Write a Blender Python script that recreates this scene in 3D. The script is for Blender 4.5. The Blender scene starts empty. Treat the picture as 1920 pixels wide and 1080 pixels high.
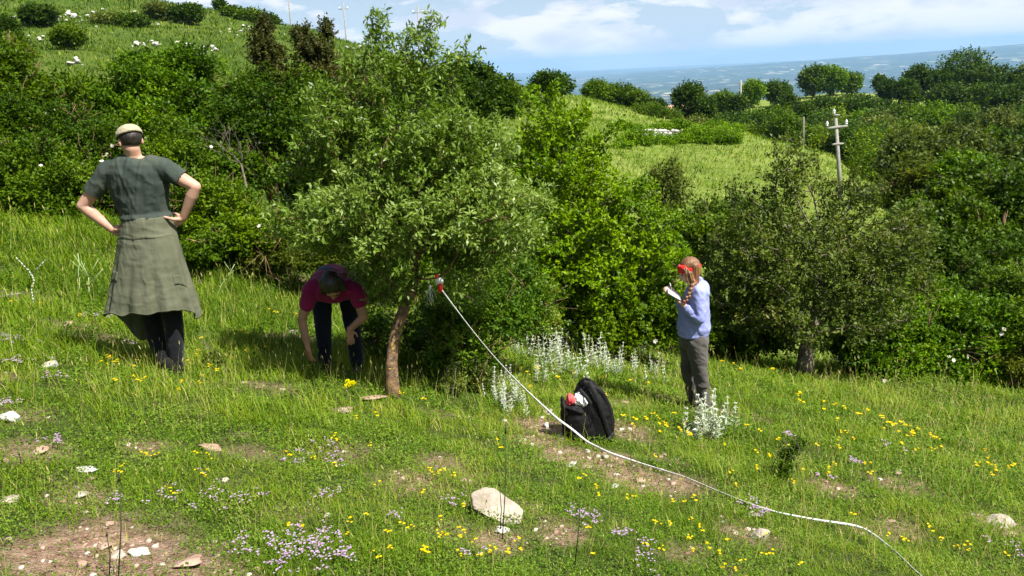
import bpy, bmesh, math, random
import numpy as np
from mathutils import Vector, Matrix
from mathutils.kdtree import KDTree

rad = math.radians
random.seed(7)
RNG = np.random.default_rng(11)
SC = bpy.context.scene
COL = SC.collection

# ------------------------------------------------------------------ camera
F_PX, PITCH, ROLL = 1500.0, rad(15.5), rad(2.8)
EYE = np.array([0.0, 0.0, 1.6])
FW = np.array([0.0, math.cos(PITCH), -math.sin(PITCH)])
_R0 = np.array([1.0, 0.0, 0.0]); _U0 = np.array([0.0, math.sin(PITCH), math.cos(PITCH)])
RT = math.cos(ROLL) * _R0 - math.sin(ROLL) * _U0
UP = math.sin(ROLL) * _R0 + math.cos(ROLL) * _U0
cam_d = bpy.data.cameras.new('camera'); cam = bpy.data.objects.new('camera', cam_d); COL.objects.link(cam)
cam_d.sensor_width = 36.0; cam_d.lens = 36.0 * F_PX / 1920.0
cam_d.clip_start = 0.05; cam_d.clip_end = 120000.0
_M = Matrix.Identity(4)
for i in range(3):
    _M[i][0] = RT[i]; _M[i][1] = UP[i]; _M[i][2] = -FW[i]; _M[i][3] = EYE[i]
cam.matrix_world = _M
SC.camera = cam

# ------------------------------------------------------------------ light
SUN_DIR = np.array([0.50, -0.34, 0.86]); SUN_DIR /= np.linalg.norm(SUN_DIR)
sun_d = bpy.data.lights.new('sun', 'SUN'); sun = bpy.data.objects.new('sun', sun_d); COL.objects.link(sun)
sun_d.energy = 5.0; sun_d.angle = rad(0.5); sun_d.color = (1.0, 0.955, 0.87)
sun.rotation_euler = Vector(SUN_DIR).to_track_quat('Z', 'Y').to_euler()
sun.location = (20, -10, 60)
W = bpy.data.worlds.new('World'); SC.world = W; W.use_nodes = True
nt = W.node_tree; nt.nodes.clear()
def N(t, ty, **kw):
    n = t.nodes.new(ty)
    for k, v in kw.items(): setattr(n, k, v)
    return n
def ramp(t, stops, fac=None, interp='LINEAR'):
    r = N(t, 'ShaderNodeValToRGB'); r.color_ramp.interpolation = interp
    e = r.color_ramp.elements
    while len(e) < len(stops): e.new(0.5)
    for i, (p, c) in enumerate(stops):
        e[i].position = p; e[i].color = c if len(c) == 4 else (*c, 1)
    if fac is not None: t.links.new(fac, r.inputs[0])
    return r
def math_n(t, op, a, b=None, clamp=False):
    m = N(t, 'ShaderNodeMath', operation=op); m.use_clamp = clamp
    for i, v in enumerate((a, b)):
        if v is None: continue
        if isinstance(v, (int, float)): m.inputs[i].default_value = v
        else: t.links.new(v, m.inputs[i])
    return m.outputs[0]
def mixc(t, fac, a, b, blend='MIX'):
    m = N(t, 'ShaderNodeMix', data_type='RGBA', blend_type=blend)
    for i, v in ((0, fac), (6, a), (7, b)):
        if isinstance(v, (int, float)): m.inputs[i].default_value = v
        elif isinstance(v, tuple): m.inputs[i].default_value = (*v, 1) if len(v) == 3 else v
        else: t.links.new(v, m.inputs[i])
    return m.outputs[2]
sky = N(nt, 'ShaderNodeTexSky', sky_type='NISHITA'); sky.sun_disc = False
sky.sun_elevation = math.asin(SUN_DIR[2]); sky.sun_rotation = math.atan2(SUN_DIR[0], SUN_DIR[1])
sky.altitude = 800; sky.air_density = 1.0; sky.dust_density = 0.6; sky.ozone_density = 1.0
tc = N(nt, 'ShaderNodeTexCoord')
sep = N(nt, 'ShaderNodeSeparateXYZ'); nt.links.new(tc.outputs['Generated'], sep.inputs[0])
zz = math_n(nt, 'MAXIMUM', math_n(nt, 'ADD', sep.outputs[2], 0.20), 0.05)
cx = math_n(nt, 'DIVIDE', sep.outputs[0], zz); cy = math_n(nt, 'DIVIDE', sep.outputs[1], zz)
cmb = N(nt, 'ShaderNodeCombineXYZ'); nt.links.new(cx, cmb.inputs[0]); nt.links.new(cy, cmb.inputs[1])
n1 = N(nt, 'ShaderNodeTexNoise'); n1.inputs['Scale'].default_value = 4.2; n1.inputs['Detail'].default_value = 9
n1.inputs['Roughness'].default_value = 0.58; n1.inputs['Distortion'].default_value = 0.25
mpc = N(nt, 'ShaderNodeMapping'); mpc.inputs['Scale'].default_value = (2.2, 2.2, 7.0); mpc.inputs['Location'].default_value = (3.1, 0.4, 1.7); nt.links.new(tc.outputs['Generated'], mpc.inputs[0]); nt.links.new(mpc.outputs[0], n1.inputs['Vector'])
# more cloud to the east (+x), clear sky over the hill
bias = math_n(nt, 'ADD', n1.outputs[0], math_n(nt, 'ADD', math_n(nt, 'MULTIPLY', sep.outputs[0], 0.20), 0.035))
cloud = ramp(nt, [(0.49, (0, 0, 0)), (0.53, (0.6, 0.6, 0.6)), (0.58, (1, 1, 1))], bias)
n2 = N(nt, 'ShaderNodeTexNoise'); n2.inputs['Scale'].default_value = 4.0; n2.inputs['Detail'].default_value = 6
nt.links.new(mpc.outputs[0], n2.inputs['Vector'])
ccol = ramp(nt, [(0.40, (7.4, 8.0, 9.6)), (0.56, (10.8, 10.8, 11.0))], n2.outputs[0])
low = ramp(nt, [(0.0, (1, 1, 1)), (0.06, (.8, .8, .8)), (0.20, (0, 0, 0))], sep.outputs[2])
base_sky = mixc(nt, math_n(nt, 'MULTIPLY', low.outputs[0], 0.80), sky.outputs[0], (6.2, 7.9, 10.2))
skyc = mixc(nt, math_n(nt, 'MULTIPLY', cloud.outputs[0], 0.85), base_sky, ccol.outputs[0])
bg = N(nt, 'ShaderNodeBackground'); bg.inputs['Strength'].default_value = 0.050
nt.links.new(skyc, bg.inputs[0])
wo = N(nt, 'ShaderNodeOutputWorld'); nt.links.new(bg.outputs[0], wo.inputs[0])
SC.view_settings.view_transform = 'Standard'; SC.view_settings.look = 'None'
SC.view_settings.exposure = 1.03; SC.view_settings.gamma = 1.0
SC.render.engine = 'CYCLES'
cy_ = SC.cycles
cy_.max_bounces = 6; cy_.diffuse_bounces = 2; cy_.glossy_bounces = 2; cy_.transmission_bounces = 3
cy_.volume_bounces = 0; cy_.transparent_max_bounces = 6; cy_.use_denoising = True
cy_.caustics_reflective = False; cy_.caustics_refractive = False

# ------------------------------------------------------------------ measuring helpers (photo pixels of 1920x1080 -> directions)
def ray(px, py):
    return FW + (np.asarray(px, float)[..., None] - 960.0) / F_PX * RT + (540.0 - np.asarray(py, float)[..., None]) / F_PX * UP
def pt(px, py, d):
    """world point seen at a pixel at distance d along the view axis"""
    return EYE + ray(px, py) * d
def elev_z(px, py, r):
    v = ray(px, py); return EYE[2] + r * v[..., 2] / np.hypot(v[..., 0], v[..., 1])
def azim(px, py=200.0):
    v = ray(px, py); return np.arctan2(v[..., 0], v[..., 1])

# ------------------------------------------------------------------ numpy noise
def _hash(ix, iy, iz, seed):
    h = (ix * 374761393 + iy * 668265263 + iz * 2147483647 + seed * 1274126177) & 0xFFFFFFFF
    h = ((h ^ (h >> 13)) * 1274126177) & 0xFFFFFFFF
    h = h ^ (h >> 16)
    return (h & 0xFFFFFF) / float(0xFFFFFF)
def vnoise(p, seed=0):
    p = np.asarray(p, float)
    if p.shape[-1] == 2: p = np.concatenate([p, np.zeros(p.shape[:-1] + (1,))], -1)
    i = np.floor(p).astype(np.int64); f = p - i; f = f * f * (3 - 2 * f)
    out = 0
    for dx in (0, 1):
        wx = f[..., 0] if dx else 1 - f[..., 0]
        for dy in (0, 1):
            wy = f[..., 1] if dy else 1 - f[..., 1]
            for dz in (0, 1):
                wz = f[..., 2] if dz else 1 - f[..., 2]
                out = out + wx * wy * wz * _hash(i[..., 0] + dx, i[..., 1] + dy, i[..., 2] + dz, seed)
    return out
_RM = np.array([[0.36, 0.48, -0.80], [-0.80, 0.60, 0.0], [0.48, 0.64, 0.60]])
def fbm(p, seed=0, octv=3):
    p = np.asarray(p, float)
    if p.shape[-1] == 2: p = np.concatenate([p, np.zeros(p.shape[:-1] + (1,))], -1)
    s, a, t = 0, 1.0, 0
    for o in range(octv + 1):      # rotated octaves hide the lattice
        p = p @ _RM.T; s = s + a * vnoise(p * 1.85 ** o + 17.3 * o, seed + o); t += a; a *= 0.55
    return np.clip(0.5 + (s / t - 0.5) * 1.12, 0, 1)

# ------------------------------------------------------------------ terrain heights
PA, PB, PC_ = 0.05, -0.20, -0.20     # the near meadow is a slope falling to the right and away
TAB = {   # photo column -> (range m, photo row where the bare ground lies)
 -700: [(14, 300), (25, 200), (45, 60), (80, -80), (130, -200), (200, -260), (400, -150)],
 -300: [(14, 385), (22, 330), (40, 200), (60, 80), (90, -20), (130, -100), (200, -130), (400, -60)],
 0: [(14, 425), (22, 380), (38, 285), (55, 175), (90, 75), (130, 5), (170, -28), (220, -30), (400, 60)],
 180: [(14, 430), (22, 390), (38, 290), (55, 190), (90, 85), (130, 22), (160, -14), (210, -16), (350, 60)],
 330: [(14, 440), (22, 400), (38, 290), (55, 195), (90, 92), (130, 28), (155, -2), (200, 14), (330, 80)],
 480: [(14, 455), (22, 410), (38, 295), (55, 200), (90, 100), (120, 50), (145, 28), (190, 50), (320, 120)],
 600: [(14, 480), (22, 425), (38, 300), (55, 210), (85, 125), (115, 72), (135, 55), (180, 80), (300, 150)],
 700: [(14, 500), (22, 440), (38, 310), (55, 225), (80, 150), (105, 100), (125, 88), (170, 115), (280, 180)],
 830: [(14, 530), (22, 460), (38, 330), (55, 250), (75, 185), (100, 140), (118, 128), (160, 150), (260, 220)],
 960: [(14, 560), (22, 490), (38, 340), (55, 255), (75, 200), (98, 165), (112, 156), (150, 185), (240, 240)],
 1100: [(14, 600), (20, 560), (30, 450), (42, 330), (55, 270), (72, 220), (90, 192), (104, 186), (140, 215), (200, 230), (300, 260)],
 1250: [(13, 645), (18, 620), (27, 530), (40, 385), (52, 310), (66, 262), (82, 228), (94, 219), (115, 240), (150, 235), (190, 212), (260, 215), (330, 260)],
 1400: [(12.5, 680), (16, 675), (22, 630), (32, 490), (44, 370), (58, 290), (72, 254), (82, 246), (95, 268), (130, 262), (165, 215), (210, 193), (270, 190), (350, 250)],
 1560: [(12.5, 696), (16, 690), (21, 665), (32, 520), (45, 385), (58, 320), (70, 292), (78, 286), (92, 315), (130, 285), (165, 228), (205, 196), (260, 176), (310, 172), (400, 240)],
 1680: [(12.5, 708), (16, 700), (21, 680), (32, 560), (43, 430), (52, 372), (60, 350), (68, 362), (90, 375), (130, 295), (170, 235), (215, 198), (270, 181), (320, 176), (420, 250)],
 1800: [(12.5, 722), (16, 712), (22, 695), (35, 610), (60, 480), (90, 395), (130, 310), (170, 255), (220, 212), (280, 190), (340, 180), (450, 250)],
 1920: [(12.5, 735), (16, 724), (22, 705), (35, 630), (60, 490), (90, 400), (130, 315), (170, 260), (220, 215), (280, 185), (360, 172), (480, 240)],
 2300: [(14, 770), (22, 740), (35, 660), (60, 520), (90, 430), (130, 340), (170, 280), (220, 230), (280, 200), (360, 180), (480, 230)],
}
HILL_TOP = [(-700, 175), (0, 170), (600, 165), (960, 158), (1060, 150), (1130, 144), (1230, 133), (1290, 127), (1330, 126), (1400, 120), (1480, 113), (1560, 108), (1700, 98), (1920, 79), (2300, 60)]
NR, R0_, R1_ = 550, 0.25, 40000.0
LOGR = np.linspace(math.log(R0_), math.log(R1_), NR)
RR = np.exp(LOGR)
azf = np.linspace(rad(-42), rad(42), 421)
AZ = np.concatenate([np.linspace(-math.pi, rad(-43), 60), azf, np.linspace(rad(43), math.pi, 60)])
PLAIN_Z = -380.0
def _profiles():
    cols = sorted(TAB); az_c = np.array([float(azim(c, 220)) for c in cols]); Z = []
    for c in cols:
        e = TAB[c]; rs = [r for r, _ in e]; zs = [float(elev_z(c, y, r)) for r, y in e]
        zl = zs[-1]; rl = rs[-1]
        ht = float(elev_z(c, np.interp(c, [a for a, _ in HILL_TOP], [b for _, b in HILL_TOP]), 21000.0))
        rs += [rl * 1.6, rl * 3, 2600, 13500, 15500, 21000, 26000, 31000, 36000, 40000]
        mt = float(elev_z(c, 131 - (c - 1150) * 0.02, 36000.0)) - 40
        zs += [zl - rl * 0.12, zl - 120, PLAIN_Z, PLAIN_Z, PLAIN_Z + 0.25 * (ht - PLAIN_Z), ht, PLAIN_Z, PLAIN_Z, mt if 850 < c < 1350 else PLAIN_Z, PLAIN_Z]
        Z.append(np.interp(LOGR, np.log(rs), zs))
    Z = np.array(Z)
    out = np.empty((len(AZ), NR))
    for j in range(NR): out[:, j] = np.interp(AZ, az_c, Z[:, j])
    # behind the camera both ends meet
    back = 0.5 * (Z[0] + Z[-1]); back = np.where(RR < 2000, PA + 0.15 * np.minimum(RR, 200), back)
    wgt = np.clip((np.abs(AZ) - rad(50)) / rad(60), 0, 1)[:, None]
    return out * (1 - wgt) + back[None] * wgt
HG = _profiles()
for _ in range(4):      # soften the knots
    HG[:, 1:-1] = 0.25 * HG[:, :-2] + 0.5 * HG[:, 1:-1] + 0.25 * HG[:, 2:]
k = np.array([1, 3, 6, 9, 10, 9, 6, 3, 1], float); k /= k.sum()
HG = sum(k[i] * np.roll(HG, i - 4, axis=0) for i in range(9))
GX = np.sin(AZ)[:, None] * RR[None]; GY = np.cos(AZ)[:, None] * RR[None]
plane = PA + PB * GX + PC_ * GY
plane = np.where(GY < 0, PA + PB * GX + 0.10 * -GY * -1 * -1, plane)
wn = np.clip((RR - 10.5) / 3.5, 0, 1); wn = wn * wn * (3 - 2 * wn)
HG = plane * (1 - wn)[None] + HG * wn[None]
_g2 = np.stack([GX, GY], -1)
HG += (fbm(_g2 * 1.6, 3) - 0.5) * 0.14 * np.clip(RR / 2.0, 0, 1)[None] * (RR < 30)[None]
HG += (fbm(_g2 * 0.35, 5) - 0.5) * 0.35 * np.clip((RR - 5) / 15.0, 0, 1)[None] * (RR < 400)[None]
HG += (fbm(_g2 * 0.08, 9) - 0.5) * 1.6 * np.clip((RR - 30) / 40.0, 0, 1)[None] * (RR < 500)[None]
HG += (fbm(_g2 * 0.0012, 12, 4) - 0.5) * 190.0 * (np.clip((RR - 13500) / 4000.0, 0, 1) * np.clip((19500 - RR) / 3000.0, 0.12, 1))[None]
def H(x, y):
    x = np.asarray(x, float); y = np.asarray(y, float)
    r = np.hypot(x, y); a = np.arctan2(x, y)
    fr = np.clip((np.log(np.maximum(r, R0_)) - LOGR[0]) / (LOGR[1] - LOGR[0]), 0, NR - 1.001)
    j = fr.astype(int); fj = fr - j
    i = np.clip(np.searchsorted(AZ, a) - 1, 0, len(AZ) - 2); fi = (a - AZ[i]) / (AZ[i + 1] - AZ[i])
    return (HG[i, j] * (1 - fi) + HG[i + 1, j] * fi) * (1 - fj) + (HG[i, j + 1] * (1 - fi) + HG[i + 1, j + 1] * fi) * fj
_TS = np.exp(np.linspace(math.log(1.2), math.log(900), 3000))
def proj(p):
    v = np.asarray(p, float) - EYE; d = v @ FW; return 960 + F_PX * (v @ RT) / d, 540 - F_PX * (v @ UP) / d
def ground_at(px, py, rmin=0.0):
    """where the line of sight through a photo pixel meets the terrain"""
    v = ray(px, py); P = EYE + v[None] * _TS[:, None]
    hit = (P[:, 2] <= H(P[:, 0], P[:, 1])) & (_TS > rmin)
    i = int(np.argmax(hit)) if hit.any() else len(_TS) - 1
    return np.array([P[i, 0], P[i, 1], float(H(P[i, 0], P[i, 1]))])
def on_az(px, r, py=200.0):
    a = float(azim(px, py)); x, y = math.sin(a) * r, math.cos(a) * r
    return np.array([x, y, float(H(x, y))])

# ------------------------------------------------------------------ object helpers
def tag(o, label=None, cat=None, group=None, kind=None):
    if label: o['label'] = label
    if cat: o['category'] = cat
    if group: o['group'] = group
    if kind: o['kind'] = kind
    return o
def link(o, parent=None, loc=None):
    COL.objects.link(o)
    if loc is not None: o.location = tuple(float(v) for v in loc)
    if parent is not None: o.parent = parent
    return o
def empty(name, loc=(0, 0, 0), label=None, cat=None, group=None):
    o = bpy.data.objects.new(name, None); o.empty_display_size = 0.1
    link(o, None, loc); return tag(o, label, cat, group)
class Acc:
    """collects triangles; build() links them as ONE mesh object"""
    def __init__(s): s.V, s.F, s.T, s.M, s.n = [], [], [], [], 0
    def add(s, V, F, tint=0.5, mat=0):
        V = np.asarray(V, float); F = np.asarray(F, int)
        if len(V) == 0: return
        s.V.append(V); s.F.append(F + s.n)
        s.T.append(np.full(len(V), tint, float) if np.isscalar(tint) else np.asarray(tint, float))
        s.M.append(np.full(len(F), mat, int)); s.n += len(V)
    def build(s, name, mats, parent=None, origin=(0, 0, 0), smooth=False):
        V = np.concatenate(s.V) - np.asarray(origin, float); F = np.concatenate(s.F)
        me = bpy.data.meshes.new(name)
        me.vertices.add(len(V)); me.vertices.foreach_set('co', V.astype(np.float32).ravel())
        me.loops.add(F.size); me.loops.foreach_set('vertex_index', F.astype(np.int32).ravel())
        me.polygons.add(len(F)); me.polygons.foreach_set('loop_start', np.arange(0, F.size, F.shape[1], dtype=np.int32))
        if smooth: me.polygons.foreach_set('use_smooth', np.ones(len(F), bool))
        me.polygons.foreach_set('material_index', np.concatenate(s.M).astype(np.int32))
        at = me.attributes.new('tint', 'FLOAT', 'POINT'); at.data.foreach_set('value', np.concatenate(s.T).astype(np.float32))
        for m in (mats if isinstance(mats, (list, tuple)) else [mats]): me.materials.append(m)
        me.update(calc_edges=True)
        o = bpy.data.objects.new(name, me); link(o, parent)
        if parent is None: o.location = tuple(float(v) for v in origin)
        return o
def unit(v):
    v = np.asarray(v, float); return v / np.maximum(np.linalg.norm(v, axis=-1, keepdims=True), 1e-9)
def frames(d, n):
    """rotation matrices with local y along d and local z near n"""
    d = unit(d); x = unit(np.cross(d, n)); z = np.cross(x, d)
    return np.stack([x, d, z], -1)
def scatter(acc, T, TF, pos, R, s, tint, mat=0):
    T = np.asarray(T, float); TF = np.asarray(TF, int); n = len(pos)
    if n == 0: return
    s = np.asarray(s, float)
    if s.ndim == 0: s = np.full(n, float(s))
    L = T[None] * (s[:, None, None] if s.ndim == 1 else s[:, None, :])
    V = np.einsum('nij,nkj->nki', R, L) + np.asarray(pos)[:, None]
    F = TF[None] + (np.arange(n) * len(T))[:, None, None]
    t = np.repeat(np.asarray(tint, float) if not np.isscalar(tint) else np.full(n, tint), len(T))
    acc.add(V.reshape(-1, 3), F.reshape(-1, 3), t, mat)
def rand_dirs(n, rng=None):
    v = (rng or RNG).normal(size=(n, 3)); return unit(v)
LEAF = np.array([[0, 0, 0], [-0.5, 0.5, 0.10], [0.5, 0.5, 0.10], [0, 1, 0]]); LEAF_F = [[0, 2, 1], [1, 2, 3]]
BLADE = np.array([[-0.5, 0, 0], [0.5, 0, 0], [-0.36, 0.55, 0.10], [0.36, 0.55, 0.10], [0, 1, 0.42]]); BLADE_F = [[0, 1, 3], [0, 3, 2], [2, 3, 4]]
def tube(acc, P, rads, sides=6, tint=0.5, mat=0, cap=True):
    P = np.asarray(P, float); n = len(P); rads = np.broadcast_to(np.asarray(rads, float), (n,))
    T = np.gradient(P, axis=0); T = unit(T)
    ref = np.array([0.0, 0.0, 1.0]) if abs(T[0][2]) < 0.9 else np.array([1.0, 0.0, 0.0])
    X = unit(np.cross(T, ref)); Y = np.cross(T, X)
    a = np.arange(sides) * 2 * math.pi / sides
    V = P[:, None] + rads[:, None, None] * (np.cos(a)[None, :, None] * X[:, None] + np.sin(a)[None, :, None] * Y[:, None])
    V = V.reshape(-1, 3); F = []
    for i in range(n - 1):
        for j in range(sides):
            a0 = i * sides + j; a1 = i * sides + (j + 1) % sides; b0 = a0 + sides; b1 = a1 + sides
            F += [[a0, a1, b1], [a0, b1, b0]]
    if cap:
        for i, fl in ((0, True), (n - 1, False)):
            V = np.vstack([V, P[i]]); c = len(V) - 1
            for j in range(sides):
                q = [c, i * sides + (j + 1) % sides, i * sides + j]; F.append(q if fl else q[::-1])
    acc.add(V, F, tint, mat)

# ------------------------------------------------------------------ materials
def new_mat(name):
    m = bpy.data.materials.new(name); m.use_nodes = True; m.node_tree.nodes.clear(); return m, m.node_tree
def tex_noise(t, scale, detail=4, rough=0.6, vec=None, coord='Object'):
    n = N(t, 'ShaderNodeTexNoise'); n.inputs['Scale'].default_value = scale; n.inputs['Detail'].default_value = detail; n.inputs['Roughness'].default_value = rough
    if vec is None:
        c = N(t, 'ShaderNodeTexCoord'); vec = c.outputs[coord]
    t.links.new(vec, n.inputs['Vector']); return n.outputs[0]
def leaf_mat(name, cols, trans=0.35, rough=0.45, obj_var=0.25, gloss=0.15):
    """cols: colours from tint 0 to tint 1"""
    m, t = new_mat(name)
    at = N(t, 'ShaderNodeAttribute', attribute_name='tint')
    r = ramp(t, [(i / (len(cols) - 1), c) for i, c in enumerate(cols)], at.outputs['Fac'])
    oi = N(t, 'ShaderNodeObjectInfo')
    hs = N(t, 'ShaderNodeHueSaturation'); hs.inputs['Saturation'].default_value = 1.08; t.links.new(r.outputs[0], hs.inputs['Color'])
    t.links.new(math_n(t, 'ADD', math_n(t, 'MULTIPLY', oi.outputs['Random'], obj_var), 1 - obj_var / 2), hs.inputs['Value'])
    p = N(t, 'ShaderNodeBsdfPrincipled'); t.links.new(hs.outputs[0], p.inputs['Base Color'])
    p.inputs['Roughness'].default_value = rough; p.inputs['Specular IOR Level'].default_value = gloss
    tr = N(t, 'ShaderNodeBsdfTranslucent')
    tcol = mixc(t, 1.0, hs.outputs[0], (1.5, 1.45, 0.55), 'MULTIPLY'); t.links.new(tcol, tr.inputs[0])
    mx = N(t, 'ShaderNodeMixShader'); mx.inputs[0].default_value = trans
    t.links.new(p.outputs[0], mx.inputs[1]); t.links.new(tr.outputs[0], mx.inputs[2])
    o = N(t, 'ShaderNodeOutputMaterial'); t.links.new(mx.outputs[0], o.inputs[0]); return m
def surf_mat(name, cols, scale=8, rough=0.8, bump=0.3, bscale=30, detail=5, spec=0.3, dist=0.01, contrast=(0.3, 0.7), coord='Object', sheen=0.0):
    m, t = new_mat(name)
    f = tex_noise(t, scale, detail, coord=coord)
    lo, hi = contrast
    r = ramp(t, [(lo + (hi - lo) * i / max(1, len(cols) - 1), c) for i, c in enumerate(cols)], f)
    p = N(t, 'ShaderNodeBsdfPrincipled'); t.links.new(r.outputs[0], p.inputs['Base Color'])
    p.inputs['Roughness'].default_value = rough; p.inputs['Specular IOR Level'].default_value = spec
    if sheen: p.inputs['Sheen Weight'].default_value = sheen
    if bump:
        b = N(t, 'ShaderNodeBump'); b.inputs['Strength'].default_value = bump; b.inputs['Distance'].default_value = dist
        t.links.new(tex_noise(t, bscale, 6, 0.65, coord=coord), b.inputs['Height']); t.links.new(b.outputs[0], p.inputs['Normal'])
    o = N(t, 'ShaderNodeOutputMaterial'); t.links.new(p.outputs[0], o.inputs[0]); return m

def add_lichen(m, col, scale, lo, hi):
    t = m.node_tree; p = next(n for n in t.nodes if n.type == 'BSDF_PRINCIPLED'); src = p.inputs['Base Color'].links[0].from_socket
    f = ramp(t, [(lo, (0, 0, 0)), (hi, (1, 1, 1))], tex_noise(t, scale, 5, .7)); t.links.new(mixc(t, f.outputs[0], src, col), p.inputs['Base Color'])
M_bark = surf_mat('bark', [(0.035, 0.024, 0.016), (0.15, 0.090, 0.050), (0.33, 0.21, 0.10)], 16, 0.9, 0.8, 60, dist=0.02)
M_bark_grey = surf_mat('bark_grey', [(0.07, 0.055, 0.04), (0.15, 0.125, 0.095), (0.27, 0.23, 0.18)], 20, 0.9, 0.6, 50)
add_lichen(M_bark, (0.42, 0.30, 0.04), 18, .58, .64); add_lichen(M_bark, (0.30, 0.29, 0.25), 40, .60, .66)
M_rock = surf_mat('limestone', [(0.20, 0.165, 0.125), (0.36, 0.31, 0.25), (0.45, 0.40, 0.33)], 9, 0.85, 0.7, 18, dist=0.02)
M_rock_pink = surf_mat('pink_limestone', [(0.22, 0.13, 0.09), (0.34, 0.23, 0.17), (0.43, 0.33, 0.26)], 8, 0.85, 0.7, 18, dist=0.02)
M_rock_white = surf_mat('white_limestone', [(0.28, 0.27, 0.23), (0.46, 0.45, 0.41), (0.58, 0.57, 0.53)], 3.0, 0.85, 0.6, 4, dist=0.1)
# ------------------------------------------------------------------ bare patches in the near meadow: (photo x, photo y, radius m, strength)
BARE = [(200, 1045, 0.42, 1), (330, 1065, 0.30, 1), (100, 1040, 0.2, .8), (1020, 800, 0.34, 1), (1060, 850, 0.26, 1), (1130, 865, 0.28, 1),
        (1190, 900, 0.30, 1), (1010, 830, 0.22, .9), (930, 1015, 0.16, 1), (1050, 1000, 0.15, .8), (1680, 910, 0.30, .8), (1560, 912, 0.22, .9),
        (1880, 985, 0.26, 1), (280, 840, 0.16, .9), (60, 850, 0.22, .8), (20, 780, 0.24, .8), (150, 930, 0.18, .6), (30, 560, 0.55, .9), (130, 610, 0.40, .6),
        (770, 900, 0.22, .7), (830, 870, 0.2, .7), (560, 960, 0.2, .5), (1270, 905, 0.22, .8), (1170, 760, 0.25, .7), (1160, 800, 0.3, .8),
        (1400, 1000, 0.2, .8), (1240, 860, .2, .6), (650, 850, .2, .5), (1690, 990, .18, .7), (250, 640, .5, .6), (540, 630, .4, .7), (860, 1000, .15, .5), (470, 850, .2, .5)]
BPOS = np.array([ground_at(x, y) for x, y, _, _ in BARE]); BR = np.array([b[2] for b in BARE]); BS = np.array([b[3] for b in BARE])
def bareness(x, y):
    x = np.asarray(x, float); y = np.asarray(y, float); out = np.zeros(x.shape)
    wob = fbm(np.stack([x, y], -1) * 6.0, 31, 3) * 0.9 + 0.55
    for p, r, s in zip(BPOS, BR, BS):
        d = np.hypot(x - p[0], y - p[1]) / (r * 0.92)
        out = np.maximum(out, s * np.clip(1.6 - 1.2 * d * wob, 0, 1))
    n = fbm(np.stack([x, y], -1) * 2.4, 44, 4)
    out = np.maximum(out, np.clip((n - 0.66) * 7, 0, 0.5) * (np.hypot(x, y) < 14))
    return out
na, nr = HG.shape
V = np.stack([GX, GY, HG], -1).reshape(-1, 3)
V = np.vstack([V, [0, 0, float(H(0, 0.3))]])
idx = np.arange(na * nr).reshape(na, nr)
a0 = idx; a1 = np.roll(idx, -1, axis=0)
q = np.stack([a0[:, :-1], a0[:, 1:], a1[:, 1:], a1[:, :-1]], -1).reshape(-1, 4)
F = np.concatenate([q[:, [0, 1, 2]], q[:, [0, 2, 3]], np.stack([np.full(na, na * nr), a0[:, 0], a1[:, 0]], -1)])
bare_v = np.concatenate([bareness(GX, GY).ravel(), [0]])

m, t = new_mat('ground'); M_ground = m
at = N(t, 'ShaderNodeAttribute', attribute_name='tint')
geo = N(t, 'ShaderNodeNewGeometry')
sp = N(t, 'ShaderNodeSeparateXYZ'); t.links.new(geo.outputs['Position'], sp.inputs[0])
hyp = N(t, 'ShaderNodeVectorMath', operation='LENGTH')
cb = N(t, 'ShaderNodeCombineXYZ'); t.links.new(sp.outputs[0], cb.inputs[0]); t.links.new(sp.outputs[1], cb.inputs[1]); t.links.new(cb.outputs[0], hyp.inputs[0])
dist = hyp.outputs['Value']; P3 = cb.outputs[0]
soil = ramp(t, [(0.30, (0.11, 0.065, 0.042)), (0.48, (0.25, 0.155, 0.105)), (0.62, (0.36, 0.25, 0.18)), (0.72, (0.46, 0.38, 0.30))], tex_noise(t, 14, 8, 0.72, P3))
vor = N(t, 'ShaderNodeTexVoronoi'); vor.inputs['Scale'].default_value = 38; t.links.new(P3, vor.inputs['Vector'])
soil2 = mixc(t, ramp(t, [(0.12, (0.9, 0.9, 0.9)), (0.3, (0, 0, 0))], vor.outputs['Distance']).outputs[0], soil.outputs[0], (0.42, 0.34, 0.28))
moss = ramp(t, [(0.3, (0.035, 0.055, 0.012)), (0.6, (0.075, 0.10, 0.022)), (0.75, (0.15, 0.13, 0.06))], tex_noise(t, 9, 6, 0.7, P3))
near = mixc(t, at.outputs['Fac'], moss.outputs[0], soil2)
# hill grass beyond the near meadow
hg1 = tex_noise(t, 0.06, 8, 0.68, P3); hg2 = tex_noise(t, 1.1, 6, 0.75, P3)
hill = ramp(t, [(0.33, (0.022, 0.046, 0.006)), (0.45, (0.050, 0.088, 0.010)), (0.54, (0.085, 0.122, 0.018)), (0.64, (0.14, 0.145, 0.04)), (0.74, (0.17, 0.14, 0.06))], math_n(t, 'ADD', math_n(t, 'MULTIPLY', hg1, 0.55), math_n(t, 'MULTIPLY', hg2, 0.45)))
fac_h = ramp(t, [(0.0, (0, 0, 0)), (1.0, (1, 1, 1))], math_n(t, 'DIVIDE', math_n(t, 'SUBTRACT', dist, 12.0), 5.0, True))
straw = ramp(t, [(0.33, (0.070, 0.115, 0.014)), (0.46, (0.130, 0.185, 0.028)), (0.56, (0.195, 0.235, 0.050)), (0.68, (0.26, 0.26, 0.09))], math_n(t, 'ADD', math_n(t, 'MULTIPLY', hg1, 0.5), math_n(t, 'MULTIPLY', hg2, 0.5)))
fac_s = math_n(t, 'DIVIDE', math_n(t, 'SUBTRACT', sp.outputs[0], -4.0), 10.0, True)
hill_c = mixc(t, fac_s, hill.outputs[0], straw.outputs[0])
c1 = mixc(t, fac_h.outputs[0], near, hill_c)
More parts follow.
